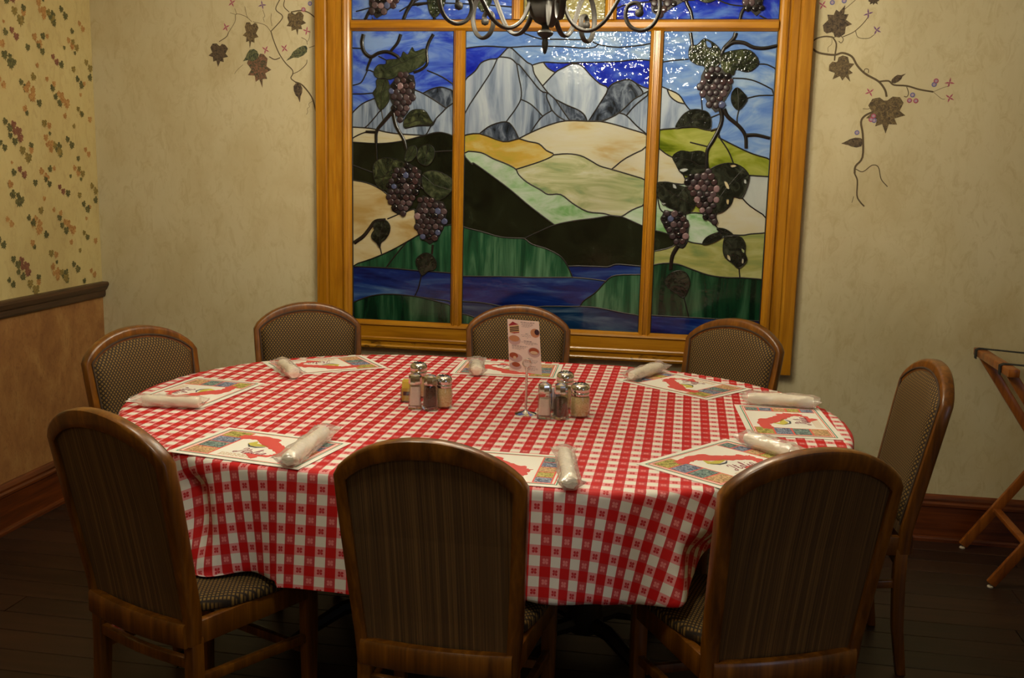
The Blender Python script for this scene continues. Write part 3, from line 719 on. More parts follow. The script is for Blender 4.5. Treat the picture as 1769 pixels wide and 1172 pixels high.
def mural_leaf(side, base, tip, width, mat, shape=LEAF, jag=0):
    b0 = MW(side, *base); t0 = MW(side, *tip); s = TM[side][2]
    ax = (t0-b0); L = ax.length/1.5; c = b0.lerp(t0, .34); dn = ax.normalized(); rt = Vector((-dn.y, dn.x)); wv = width/s*.00243/1.2
    poly = []
    for u, v in shape:
        u += random.uniform(-.04, .04); poly.append(c + rt*(u*wv) + dn*(-v*L))
    mb = MB(); slab(mb, poly, lambda u, v: (u, YB+.0005, v), lambda u, v: (u, YB-.0010-jag, v))
    o = mb.build('painted_leaf', PT[mat], wall_back)
    vm = MB()
    for k in (0, 4, 13, 7, 11) if shape is LEAF else (0,):
        e = c.lerp(poly[k], .82); rib(vm, [c.lerp(b0, .6), e], .0009, YB-.0012)
    vm.build('leaf_vein', PT['stem'], o)
for a in [('L', (258, 400), (250, 615), 200, 'ld'), ('L', (560, 205), (540, 440), 150, 'lb'), ('L', (600, 500), (662, 805), 230, 'lgr'), ('L', (955, 110), (983, 322), 190, 'lb'),
          ('L', (1075, 430), (878, 560), 150, 'lg', OVAL), ('L', (970, 760), (1003, 942), 150, 'ld', OVAL),
          ('R', (178, 195), (255, 30), 130, 'ld'), ('R', (200, 325), (282, 447), 120, 'lb'), ('R', (505, 452), (585, 402), 60, 'ld', OVAL), ('R', (475, 530), (474, 730), 190, 'lb'),
          ('R', (358, 775), (232, 785), 90, 'ld', OVAL), ('R', (400, -20), (430, 25), 60, 'ld')]:
    mural_leaf(*a)
mural_leaf('L', (620, 480), (480, 560), 190, 'lg', OVAL, .0012)
STEM = [
 ('L', 8, '862,0 855,60 905,112'), ('L', 9, '820,-10 780,85 838,140 830,185 735,290'), ('L', 10, '735,285 760,370 810,490 870,580 930,640 937,680 920,720 960,755'), ('L', 14, '960,755 1020,780 1090,860 1125,930 1157,1055'),
 ('L', 12, '1150,168 1080,115 1010,97 920,112'), ('L', 10, '820,532 770,548 720,522'), ('L', 5, '570,200 680,230 735,290'), ('L', 5, '560,200 500,150 415,130 405,200 345,300'), ('L', 8, '345,300 325,340 258,385'),
 ('L', 3, '360,118 415,135'), ('L', 4, '403,78 420,128'), ('L', 4, '495,60 515,150 540,180'), ('L', 3, '660,90 680,150 665,162 675,200'), ('L', 3, '740,125 735,180 745,240'), ('L', 7, '1068,550 1060,590 1000,650 935,682'),
 ('L', 5, '1015,345 1060,370 1070,412'), ('L', 4, '1095,280 1088,350 1070,385'), ('L', 6, '1085,440 1142,420'), ('L', 3, '1120,930 1085,955 1090,985 1070,1000 1075,1030 1062,1055'), ('L', 2, '480,595 430,640 400,680'),
 ('R', 8, '58,252 90,215 140,200 185,203'), ('R', 8, '185,203 205,240 198,300 195,332'), ('R', 11, '58,252 100,285 150,297 200,300 240,290 290,310 320,360 365,405 435,445 470,490 480,530'),
 ('R', 9, '435,447 490,443 520,465 590,470 660,490 735,503'), ('R', 2, '735,503 780,540 800,542'), ('R', 2, '735,503 790,480 825,470'), ('R', 11, '410,610 360,635 340,670 350,740 348,860 310,910 305,950'),
 ('R', 8, '305,950 320,990 318,1070 335,1105 358,1130'), ('R', 5, '310,925 350,940 400,905 435,915 450,980 485,1022'), ('R', 4, '240,202 300,175 350,130 378,95'), ('R', 3, '310,170 325,205 380,210 412,190'),
 ('R', 3, '240,60 310,0'), ('R', 2, '180,205 180,240 160,260 160,285'), ('R', 4, '590,475 600,510 590,530 575,527'), ('R', 3, '412,540 405,560 390,572 385,595 350,595'), ('R', 4, '190,205 225,195 243,215 232,235 218,225'),
 ('R', 4, '375,405 358,395 362,378 380,380 380,400'), ('R', 3, '300,1075 290,1110'),
]
mb = MB()
for side, wpx, s in STEM:
    pts = [MW(side, *map(float, t.split(','))) for t in s.split()]
    sc_ = TM[side][2]; r = wpx/sc_*.00243/2*1.05
    rib(mb, smooth_line(pts, 4), max(r, .0009))
o = mb.build('painted_vine_stem', PT['stem'], wall_back, smooth=True)
for side, cx, cy, m_ in [('L', 375, 25, 'p'), ('L', 320, 250, 'p'), ('L', 655, 45, 'u'), ('L', 685, 458, 'p'), ('L', 860, 445, 'p'), ('L', 1065, 285, 'p'),
                         ('R', 380, 75, 'u'), ('R', 425, 165, 'u'), ('R', 388, 505, 'p'), ('R', 825, 452, 'p'), ('R', 825, 535, 'p'), ('R', 130, 28, 'p')]:
    c = MW(side, cx, cy); mb = MB(); a0 = random.uniform(0, 1.5)
    for k in range(4):
        a = a0+k*PI/2+random.uniform(-.3, .3); d = Vector((math.cos(a), math.sin(a)))
        rib(mb, [c, c+d*.008, c+d*.018], [.001, .0035, .0008], YB-.0005)
    mb.build('painted_flower', PT[m_], wall_back, smooth=True)
for side, cx, cy, m_ in [('L', 1035, 88, 'p'), ('L', 1095, 33, 'bl'), ('R', 751, 443, 'p'), ('R', 740, 463, 'bl'), ('R', 622, 520, 'bl'), ('R', 605, 550, 'p'), ('R', 640, 552, 'p'),
                         ('R', 408, 635, 'p'), ('R', 395, 655, 'p'), ('R', 412, 660, 'bl'), ('R', 318, 726, 'bl'), ('R', 183, 14, 'bl'), ('R', 248, 5, 'bl')]:
    c = MW(side, cx, cy); mb = MB().lathe([(.0095, 0), (.0095, .001), (.0001, .0012)], n=12)
    mb.v = [(c.x+x, YB-z, c.y+y) for x, y, z in mb.v]; o = mb.build('painted_berry', PT[m_], wall_back)
    mb = MB().lathe([(.0055, .001), (.0055, .0016), (.0001, .0016)], n=10); mb.v = [(c.x+x, YB-z, c.y+y) for x, y, z in mb.v]
    mb.build('berry_centre', plain('berry_pale', sr(170, 150, 165), .8) if 'berry_pale' not in bpy.data.materials else bpy.data.materials['berry_pale'], o)

# wallpaper print: repeat digitised on the left wall, tiled every 0.535 m up and 0.80 m along
WPM = [leafmat('print_green', sr(62, 66, 38), sr(112, 104, 58)), leafmat('print_rust', sr(150, 104, 54), sr(184, 142, 82)), leafmat('print_plum', sr(104, 64, 48), sr(140, 92, 66)), leafmat('print_olive', sr(104, 92, 44), sr(150, 128, 66))]
SPR = [(20,45,'g',1),(185,110,'o',1.5),(225,80,'r',.8),(225,45,'g',.8),(85,170,'r',.4),(100,240,'g',.8),(160,240,'m',1.1),(75,325,'r',.9),(360,215,'g',.8),(390,212,'r',.6),(320,258,'r',1.3),(345,310,'g',1),(255,315,'g',.8),
 (350,15,'r',1.3),(355,60,'r',1),(415,70,'o',1.3),(425,95,'g',1),(430,50,'g',.9),(505,25,'g',1.2),(630,95,'r',1),(565,140,'g',.7),(555,230,'r',1.1),(585,235,'o',1.1),(510,268,'g',.5),(585,290,'g',.5),(115,430,'g',1.5),(145,425,'g',1),
 (445,365,'m',1),(490,390,'g',.9),(575,405,'o',.8),(320,430,'r',.6),(295,515,'o',.9),(388,512,'r',.6),(438,535,'r',.7),(430,565,'g',.9),(620,490,'g',1.2),(650,492,'r',.6),(680,360,'o',1.2),(690,440,'g',.9),(225,590,'g',1.1),
 (275,595,'r',1.1),(265,635,'r',1.5),(70,600,'r',1),(335,690,'g',.9),(485,620,'r',1.1),(510,635,'r',1.5),(465,645,'g',1.2),(625,575,'r',.5),(10,750,'g',1.1),(620,695,'o',1),(635,710,'g',.7),(235,750,'r',.8),(248,780,'g',.6),(515,745,'r',.7),
 (370,825,'o',.9),(405,835,'r',.8),(690,735,'r',.8),(578,805,'o',.6),(115,890,'g',1.2),(175,900,'m',1.3),(185,945,'m',1.3),(150,980,'g',1.1),(410,890,'g',.5)]
def jag_poly(P, amp, rg):
    out = []
    for i, p in enumerate(P):
        q = P[(i+1) % len(P)]
        for t in (0, .33, .66): out.append((p[0]+(q[0]-p[0])*t+rg.uniform(-amp, amp), p[1]+(q[1]-p[1])*t+rg.uniform(-amp, amp)))
    return out
wp = MB()
for cx, cy, c_, s_ in SPR:
    p = at_x(cx/4.188, 240+cy/4.188, XL)
    for iz in range(-1, 5):
        for iy in range(-1, 3):
            y = p.y-iy*.80; z = p.z+iz*.538
            if not (.945 < z < ZC-.03 and 2.6 < y < YB-.012): continue
            mi = {'g': 0, 'r': 1, 'm': 2, 'o': 3}[c_]
            R_ = .0275*s_; a0 = random.uniform(-.7, .7)
            sub = [(0, 0, 1)] if s_ < .95 else [(-.35, .32, .66), (.30, -.22, .80)]
            for dx, dz, k in sub:
                poly = []
                for u, v in LEAF[::1]:
                    u, v = u*R_*k*1.25, v*R_*k; ca, sa = math.cos(a0), math.sin(a0)
                    poly.append((y+dx*R_*1.3+u*ca-v*sa, z+dz*R_*1.3+u*sa+v*ca))
                vs, ts = tri_poly(poly); off = random.uniform(.0005, .0016); wp.add([(XL+off, v[0], v[1]) for v in vs], ts, mi)
o = wp.build('wallpaper_leaf_print', WPM, wall_left); o['kind'] = 'stuff'

# ------------------------------------------------------------------ dining chair
HW, HC, DROP, LEAN, RX = .212, .94, .085, .199, .186
def backpt(u, z, n):
    """u across, z height, n outwards to the rear; the back bows slightly"""
    y = LEAN*(HC-z) if z > .44 else LEAN*.5
    return (u, y - n - .012*(1-(u/HW)**2), z)
def arch(hw_top, hw_bot, zs, rise, zb, n=18):
    """outline from bottom left up over the arch to bottom right"""
    out = []
    for k in range(7):
        t = k/6; out.append((-(hw_bot+(hw_top-hw_bot)*t**.8), zb+(zs-zb)*t))
    a0 = math.radians(64)
    for k in range(1, n):
        a = -a0+2*a0*k/n; u = hw_top*math.sin(a)/math.sin(a0); z = zs+rise*(math.cos(a)-math.cos(a0))/(1-math.cos(a0)); out.append((u, z))
    for k in range(7):
        t = 1-k/6; out.append(((hw_bot+(hw_top-hw_bot)*t**.8), zb+(zs-zb)*t))
    return out
def make_chair():
    root = empty('dining_chair')
    O = arch(HW, RX, HC-DROP-.008, DROP+.008, .385); I = arch(HW-.031, RX-.030, HC-DROP-.022, DROP-.022, .385)
    O[6] = (O[6][0]*.992, O[6][1]-.004); O[-7] = (O[-7][0]*.992, O[-7][1]-.004)
    prof = [(.0, .6), (.07, .9), (.2, 1), (.85, 1), (1, .9), (1, -.7), (.8, -1), (.22, -1), (.07, -.9), (0, -.6)]
    rings = []
    for o_, i_ in zip(O, I):
        rings.append([backpt(o_[0]+(i_[0]-o_[0])*s, o_[1]+(i_[1]-o_[1])*s, d*.018) for s, d in prof])
    MB().loft(rings).build('back_frame', M['chair_wood'], root, smooth=True, angle=50)
    # striped rear panel
    I2 = arch(HW-.026, RX-.026, HC-DROP-.016, DROP-.020, .43)
    mb = MB(); slab(mb, I2, lambda u, v: backpt(u, v, -.004), lambda u, v: backpt(u, v, .008)); mb.build('back_panel', M['stripes'], root)
    # front cushion: grid inside an arch outline, puffed
    I3 = arch(HW-.024, RX-.026, HC-DROP-.012, DROP-.017, .47)
    mb = MB(); n = len(I3); L = 8; c = (0, .68); vs = []; fs = []
    for k in range(L+1):
        t = 1-k/L
        for u, v in I3:
            h = .016+.022*(1-t**4)**.5 if k else .010
            vs.append(backpt(c[0]+(u-c[0])*t, c[1]+(v-c[1])*t, -h))
    for k in range(L):
        for j in range(n): fs.append((k*n+j, k*n+(j+1) % n, (k+1)*n+(j+1) % n, (k+1)*n+j))
    back = [backpt(u, v, -.002) for u, v in I3]; b = len(vs); vs += back
    for j in range(n): fs.append((b+j, b+(j+1) % n, (j+1) % n, j))
    mb.add(vs, fs).build('back_cushion', M['weave_back'], root, smooth=True, angle=60)
    pp = [backpt(u, v, -.019) for u, v in I3]
    mb = MB().tube(pp, .0035, 6); pip = mb.build('piping', M['piping'], root, smooth=True)
    # lower rear rail
    rings = []
    for k in range(9):
        u = -RX+.012+(2*RX-.024)*k/8; y = LEAN*.5-.016-.018*(1-(u/RX)**2)
        rings.append([(u, y-.010, .382), (u, y-.014, .388), (u, y-.014, .434), (u, y-.010, .441), (u, y+.010, .441), (u, y+.012, .382)])
    MB().loft(rings).build('back_rail', M['chair_wood'], root, smooth=True, angle=40)
    # legs
    yr = LEAN*.5
    for s in (-1, 1):
        rings = []
        for z, y, w_, d_ in ((.40, yr, .031, .036), (.30, yr, .032, .036), (.15, yr-.008, .030, .033), (0, yr-.030, .026, .028)):
            cx = s*(RX-.0155); rings.append([(cx-w_/2, y-d_/2, z), (cx+w_/2, y-d_/2, z), (cx+w_/2, y+d_/2, z), (cx-w_/2, y+d_/2, z)])
        MB().loft(rings).build('leg', M['chair_wood'], root, bevel=.004, smooth=True, angle=30)
    YS = .47; FX = .215
    for s in (-1, 1):
        rings = []
        for z, w_ in ((.425, .036), (.30, .036), (0, .026)):
            cx = s*(FX-.018); cy = YS-.02; rings.append([(cx-w_/2, cy-w_/2, z), (cx+w_/2, cy-w_/2, z), (cx+w_/2, cy+w_/2, z), (cx-w_/2, cy+w_/2, z)])
        MB().loft(rings).build('leg', M['chair_wood'], root, bevel=.004, smooth=True, angle=30)
    def bar(name, p, q, w_, h_, sag=0):
        p, q = Vector(p), Vector(q); t = (q-p).normalized(); sd = Vector((-t.y, t.x, 0)).normalized(); up = Vector((0, 0, 1)); rings = []
        for k in range(7):
            c_ = p.lerp(q, k/6)+Vector((0, -sag*math.sin(PI*k/6), 0)); rings.append([c_+sd*a*w_/2+up*b*h_/2 for a, b in ((-1, -1), (1, -1), (1, 1), (-1, 1))])
        return MB().loft(rings).build(name, M['chair_wood'], root, bevel=.003, smooth=True, angle=30)
    for s in (-1, 1):
        bar('seat_rail', (s*(RX-.014), yr+.01, .410), (s*(FX-.013), YS-.03, .412), .022, .058)
        bar('stretcher', (s*(RX-.016), yr, .29), (s*(FX-.020), YS-.02, .27), .018, .024)
    bar('seat_rail', (-(FX-.02), YS-.012, .412), (FX-.02, YS-.012, .412), .022, .056)
    bar('stretcher', (-(RX-.03), yr-.004, .335), (RX-.03, yr-.004, .335), .018, .026, .012)
    bar('stretcher', (-(FX-.035), YS-.03, .24), (FX-.035, YS-.03, .24), .018, .024)
    # seat cushion
    mb = MB(); rings = []
    def outl(k, z, nn=8):
        out = []
        for (x, y) in ((-(RX-.038), yr+.045), (RX-.038, yr+.045), (FX+.004, YS-.05), (FX-.03, YS+.008), (-(FX-.03), YS+.008), (-(FX+.004), YS-.05)):
            cx, cy = 0, .29; out.append((cx+(x-cx)*k, cy+(y-cy)*k, z))
        return out
    for k, z in ((.97, .438), (1.0, .444), (1.0, .456), (.985, .464), (.95, .469), (.85, .4735), (.6, .477), (.3, .479)):
        o_ = outl(k, z); rr = smooth_closed(o_, 4); rings.append(rr)
    MB().loft(rings).build('seat', M['weave_seat'], root, smooth=True, angle=60)
    return root
chair0 = make_chair()
CH = [(-1.279, 2.040, -22.7, 'wooden dining chair nearest the brown wainscot wall, striped back towards the viewer, hemming the cloth corner', 'NL'),
      (-.507, 1.984, -1.6, 'wooden dining chair seen squarely from behind at the middle of the near table side', 'NM'),
      (.291, 2.116, 23.9, 'wooden dining chair with striped back turned away at the near right curve of the table', 'NR'),
      (.756, 3.223, 95, 'wooden dining chair in side view at the table end towards the folding tray stand', 'R'),
      (-1.478, 3.832, 207.5, 'wooden dining chair with diamond weave back under the left edge of the oak window frame', 'BL'),
      (-.657, 4.032, 189.6, 'wooden dining chair with diamond weave back directly behind the standing menu card', 'BM'),
      (.203, 3.920, 144.6, 'wooden dining chair with diamond weave back below the right window light', 'BR'),
      (-1.793, 3.101, -116.7, 'wooden dining chair with diamond weave back in the corner beside the dark chair rail', 'L')]
CH[0] = CH[0][:3] + ('wooden dining chair nearest the brown wainscot, its striped rear facing the viewer', 'NL')
for i, (x, y, a, lab, _) in enumerate(CH):
    o = chair0 if i == 0 else copy_tree(chair0)
    o.location = (x, y, 0); o.rotation_euler = (0, 0, math.radians(a))
    tag(o, lab, 'chair', 'dining chairs around the checked table')

# ------------------------------------------------------------------ table and cloth
TC = Vector((-.6, 3.02)); TR = .762; TX = .325; TZ = .7575
tbl = empty('dining_table', (TC.x, TC.y, 0)); tag(tbl, 'long rounded dining table hidden under the red checked cloth', 'table')
def stadium(R, X, n=24):
    return [(X+R*math.cos(a), R*math.sin(a)) for a in [(-PI/2+PI*k/n) for k in range(n+1)]] + [(-X-R*math.cos(a), -R*math.sin(a)) for a in [(-PI/2+PI*k/n) for k in range(n+1)]]
st = stadium(TR-.004, TX)
mb = MB().loft([[(x, y, TZ-.032) for x, y in st], [(x, y, TZ) for x, y in st]]); mb.build('tabletop', M['table'], tbl, bevel=.004)
for s in (-1, 1):
    MB().lathe([(.05, .06), (.06, .10), (.05, .16), (.045, .4), (.055, .66), (.09, .70), (.12, .726)], (s*.34, 0, 0), 20).build('pedestal', M['table'], tbl, smooth=True)
    for k in range(4):
        a = PI/4+k*PI/2; d = Vector((math.cos(a), math.sin(a), 0)); c0 = Vector((s*.34, 0, .09))
        MB().tube([c0, c0+d*.12+Vector((0, 0, 0)), c0+d*.24+Vector((0, 0, -.045)), c0+d*.30+Vector((0, 0, -.072))], [.028, .024, .02, .018], 8).build('foot', M['table'], tbl, smooth=True)
def seat_inside(x, y):
    for cx, cy, a, *_ in CH:
        a = math.radians(a); dx, dy = x-cx, y-cy; lx = dx*math.cos(a)+dy*math.sin(a); ly = -dx*math.sin(a)+dy*math.cos(a)
        if .09 < ly < .50 and abs(lx) < .235: return True
    return False
HXC, HYC = 1.215, 1.063
def drape(u, v):
    """cloth point (relative to table centre) -> 3D"""
    sx = max(-TX, min(TX, u)); dx, dy = u-sx, v
    rad = math.hypot(dx, dy)
    wob = .0006*math.sin(u*9+v*7)
    if rad <= TR-.004: return (TC.x+u, TC.y+v, TZ+.004+wob)
    nx, ny = dx/rad, dy/rad; d = rad-(TR-.004); px, py = sx+nx*(TR-.004), ny*(TR-.004)
    phi = math.atan2(dx, -dy)                  # 0 at the near side
    s = sx + phi*TR                            # arc position
    rb = .012
    if d < rb*PI/2: out = rb*math.sin(d/rb); dz = rb*(1-math.cos(d/rb))
    else: out = rb; dz = rb+(d-rb*PI/2)
    h = max(0, dz-.02)
    endw = min(1, abs(dx)/.35)
    A = (.018+.050*endw)*min(1, h/.28)**1.1
    if abs(v) < .42 and abs(dx) > .3: A *= .3
    fold = math.sin(s*2*PI/.31+.9+.6*math.sin(s*3.1))+.35*math.sin(s*2*PI/.17+2+1.5*math.sin(s*2))
    out += h*(.10+.02*endw) + A*fold*.62 + .004
    # one sharp fold by the near right chair
    sm = lambda a, b_, x: (lambda t: t*t*(3-2*t))(max(0, min(1, (x-a)/(b_-a))))
    if v < 0 and u > 0: out -= (.12*sm(.60, .92, s)*sm(.02, .26, h)+.055*sm(.60, .655, s)*sm(.07, .15, h))*(1-sm(1.0, 1.3, s))
    out -= .035*math.exp(-((s+.60-.3*h)/.04)**2)*sm(.01, .06, h)*(1-sm(.12, .26, h))
    z = TZ+.004-dz*(1-.03*min(1, h/.3)*(1+fold))
    X, Y = TC.x+px+nx*out, TC.y+py+ny*out
    lim = .497+.004*math.sin(s*9)+(.085*sm(.52, .82, s) if u > 0 and v < 0 else 0)
    if (v > 0 or u > .25) and z < lim: e = lim-z; z = lim-.012*min(1, e/.05); X -= nx*e*.8; Y -= ny*e*.8
    elif z < .492 and seat_inside(X, Y):
        e = .492-z; z = .490+.003*math.sin(s*40)-.006*min(1, e/.1); X -= nx*e*.12; Y -= ny*e*.12
    return (X, Y, max(z, .02))
mb = MB(); uv = []
nu, nv = 190, 154
for j in range(nv+1):
    for i in range(nu+1):
        u = -HXC+2*HXC*i/nu; v = -HYC+2*HYC*j/nv
        mb.v.append(drape(u, v)); uv.append((TC.x+u, TC.y+v))
for j in range(nv):
    for i in range(nu): a = j*(nu+1)+i; mb.f.append((a, a+1, a+nu+2, a+nu+1)); mb.m.append(0)
mb.uv = uv
cloth = mb.build('tablecloth', M['gingham'], smooth=True, angle=180)
tag(cloth, 'red and white checked tablecloth draped over the long rounded table', 'tablecloth')
CT = TZ+.0046   # cloth top

# ------------------------------------------------------------------ placemats
PM = {'paper': plain('mat_paper', sr(244, 241, 232), .6), 'green': plain('mat_green_ink', sr(70, 140, 112), .6), 'red': plain('mat_red_ink', sr(232, 96, 86), .6),
      'map': plain('map_red_ink', sr(222, 84, 78), .6), 'yel': plain('ink_yellow', sr(206, 194, 84), .6), 'blu': plain('ink_blue', sr(112, 134, 178), .6), 'tea': plain('ink_teal', sr(104, 144, 144), .6),
      'tan': plain('ink_tan', sr(210, 166, 118), .6), 'dk': plain('ink_dark', sr(70, 74, 84), .6), 'txt': plain('ink_maroon', sr(150, 50, 80), .6)}
def photomat(name, a, b_, c_):
    m, nt, b = newmat(name); g = G(nt)
    n = g.noise(g.map(g.co(), (1, 1, 1)), 110, 3, .6, 1.5)
    nt.links.new(g.ramp(n, [(.40, a), (.52, b_), (.64, c_)]), b.inputs['Base Color']); b.inputs['Roughness'].default_value = .6
    return m
PH = {'yel': photomat('picture_yellow', sr(120, 116, 50), sr(190, 180, 92), sr(206, 196, 120)), 'blu': photomat('picture_blue', sr(58, 66, 88), sr(122, 138, 168), sr(180, 190, 204)),
      'tea': photomat('picture_teal', sr(58, 80, 84), sr(116, 144, 142), sr(156, 176, 166)), 'tan': photomat('picture_tan', sr(150, 120, 80), sr(214, 172, 124), sr(226, 190, 150))}
MWD, MHT = .382, .262
# map outline from the near-left mat by homography
def homog(src, dst):
    A = []; B = []
    for (x, y), (u, v) in zip(src, dst):
        A.append([x, y, 1, 0, 0, 0, -u*x, -u*y]); B.append(u); A.append([0, 0, 0, x, y, 1, -v*x, -v*y]); B.append(v)
    import numpy as np
    h = np.linalg.solve(np.array(A, float), np.array(B, float)); 
    def f(x, y):
        w_ = h[6]*x+h[7]*y+1; return ((h[0]*x+h[1]*y+h[2])/w_, (h[3]*x+h[4]*y+h[5])/w_)
    return f
HM = homog([(545, 130), (0, 370), (1280, 545), (1769, 250)], [(0, 1), (0, 0), (1, 0), (1, 1)])
ITALY = [(650,215),(700,200),(800,203),(930,215),(1060,238),(1020,262),(1060,285),(1090,302),(1120,325),(1170,323),(1145,345),(1190,360),(1150,378),(1085,375),(1110,398),(1040,412),(1000,402),(930,417),(850,408),(780,432),(740,402),(710,380),(760,376),(850,393),(930,397),(990,390),(1020,372),(1000,350),(950,330),(880,295),(840,262),(820,245),(740,235),(680,235)]
ITUV = [HM(*p) for p in ITALY]
SCR = {  # cursive 'Italia' strokes, unit height
 'I': [[(.05, .75), (.15, .95), (.4, .9), (.3, .5), (.15, .05), (-.05, .0), (-.1, .15), (.1, .2)]],
 't': [[(0, .25), (.12, .45), (.2, .85), (.12, .3), (.15, .02), (.3, .15)], [(.02, .6), (.36, .64)]],
 'a': [[(.3, .42), (.15, .45), (.03, .2), (.12, .0), (.26, .15), (.32, .42), (.28, .08), (.42, .1)]],
 'l': [[(0, .15), (.2, .6), (.22, .95), (.12, .8), (.08, .2), (.2, .0), (.32, .12)]],
 'i': [[(0, .2), (.1, .42), (.08, .1), (.16, .0), (.3, .14)], [(.13, .62), (.15, .66)]],
}
def make_mat():
    root = empty('placemat')
    mb = MB(); N = 12; top = []; 
    rng = random.Random(3)
    for j in range(N+1):
        for i in range(N+1):
            u, v = i/N, j/N; mb.v.append(((u-.5)*MWD, (v-.5)*MHT, .0012))
    for j in range(N):
        for i in range(N): a = j*(N+1)+i; mb.f.append((a, a+1, a+N+2, a+N+1)); mb.m.append(0)
    b = len(mb.v); mb.v += [(x, y, 0.0002) for x, y, z in mb.v[:b]]
    for j in range(N):
        for i in range(N): a = b+j*(N+1)+i; mb.f.append((a, a+N+1, a+N+2, a+1)); mb.m.append(0)
    for k in range(N):
        for p, q in (((k, 0), (k+1, 0)), ((N, k), (N, k+1)), ((N-k, N), (N-k-1, N)), ((0, N-k), (0, N-k-1))):
            a = p[1]*(N+1)+p[0]; c = q[1]*(N+1)+q[0]; mb.f.append((c, a, b+a, b+c)); mb.m.append(0)
    mb.build('paper_sheet', PM['paper'], root)
    def P(u, v, z=.0014): return ((u-.5)*MWD, (v-.5)*MHT, z)
    def frame(name, m0, w_, mat):
        mb = MB(); x0, x1, y0, y1 = -MWD/2+m0, MWD/2-m0, -MHT/2+m0, MHT/2-m0; z = .0016
        for a in ((x0, x1, y0, y0+w_), (x0, x1, y1-w_, y1), (x0, x0+w_, y0+w_, y1-w_), (x1-w_, x1, y0+w_, y1-w_)): mb.box(a[0], a[1], a[2], a[3], .001, z)
        mb.build(name, mat, root)
    frame('printed_border', .0150, .0030, PM['green']); frame('printed_border', .0205, .0028, PM['red'])
    def rect(name, u0, u1, v0, v1, mat, z=.0016, par=root):
        a, b_ = P(u0, v0), P(u1, v1); return MB().box(a[0], b_[0], a[1], b_[1], .001, z).build(name, mat, par)
    rect('printed_band', .075, .275, .10, .90, PM['red'], .00145)
    for k, c_ in enumerate(('yel', 'blu', 'tea', 'tan')):
        v1 = .89-k*.20; rect('printed_picture', .085, .262, v1-.18, v1, PH[c_], .0018)
    rect('printed_band', .80, .925, .10, .90, PM['red'], .00145)
    for k, c_ in enumerate(('tea', 'blu', 'tan', 'yel', 'blu')):
        v1 = .89-k*.16; rect('printed_picture', .81, .915, v1-.14, v1, PH[c_], .0018)
    mb = MB(); slab(mb, [P(u, v)[:2] for u, v in jag_poly(ITUV, .011, rng)], lambda u, v: (u, v, .001), lambda u, v: (u, v, .0020)); mb.build('printed_map', PM['map'], root)
    mb = MB(); slab(mb, [P(u, v)[:2] for u, v in ((.37, .56), (.41, .66), (.43, .58), (.48, .57), (.56, .53), (.50, .51), (.44, .49), (.39, .51))], lambda u, v: (u, v, .001), lambda u, v: (u, v, .0020)); mb.build('printed_boat', PM['yel'], root)
    mb = MB().tube([P(u, v, .0020) for u, v in ((.38, .54), (.42, .47), (.48, .46), (.53, .50))], [.0012, .0035, .0035, .001], 6, flat=((0, 0, 1), .2)); mb.build('printed_boat_hull', PM['dk'], root)
    mb = MB(); x = .40
    for ch, adv in (('I', .045), ('t', .034), ('a', .042), ('l', .034), ('i', .03), ('a', .04)):
        for stq in SCR[ch]:
            pts = smooth_line([(x+px*.085+py*.025, .245+py*.17) for px, py in stq], 3)
            mb.tube([P(p[0], p[1], .0019) for p in pts], .0013, 5, flat=((0, 0, 1), .3))
        x += adv
    mb.build('printed_lettering', PM['txt'], root)
    mb = MB(); rg = random.Random(5)
    for k in range(5):
        x = .33
        while x < .56:
            l = rg.uniform(.012, .03); a, b_ = P(x, .13+k*.018), P(x+l, .136+k*.018); mb.box(a[0], b_[0], a[1], b_[1], .001, .0015); x += l+.008
    mb.build('printed_lines', PM['tan'], root)['kind'] = 'stuff'
    return root
mat0 = make_mat()
MATS = [((-1.060, 2.412), -10.2, 'placemat at the cloth edge by the chair nearest the wainscot'),
        ((-.447, 2.392), 0, 'placemat partly behind the middle near chair, napkin roll on its right end'),
        ((.121, 2.572), 53, 'placemat at the near right table curve, its word Italia readable'),
        ((.316, 3.056), 94, 'placemat at the table end in front of the side-view chair'),
        ((.013, 3.499), 143.5, 'placemat in front of the chair under the right window light'),
        ((-.620, 3.598), 182.5, 'placemat behind the standing menu card'),
        ((-1.278, 3.482), 219, 'placemat in front of the chair under the window frame left edge'),
        ((-1.510, 2.960), -95.5, 'placemat in front of the chair in the room corner')]
for i, ((x, y), a, lab) in enumerate(MATS):
    o = mat0 if i == 0 else copy_tree(mat0)
    o.location = (x, y, CT+.0006); o.rotation_euler = (0, 0, math.radians(a)); tag(o, 'paper '+lab, 'placemat', 'Italian paper placemats on the checked cloth')

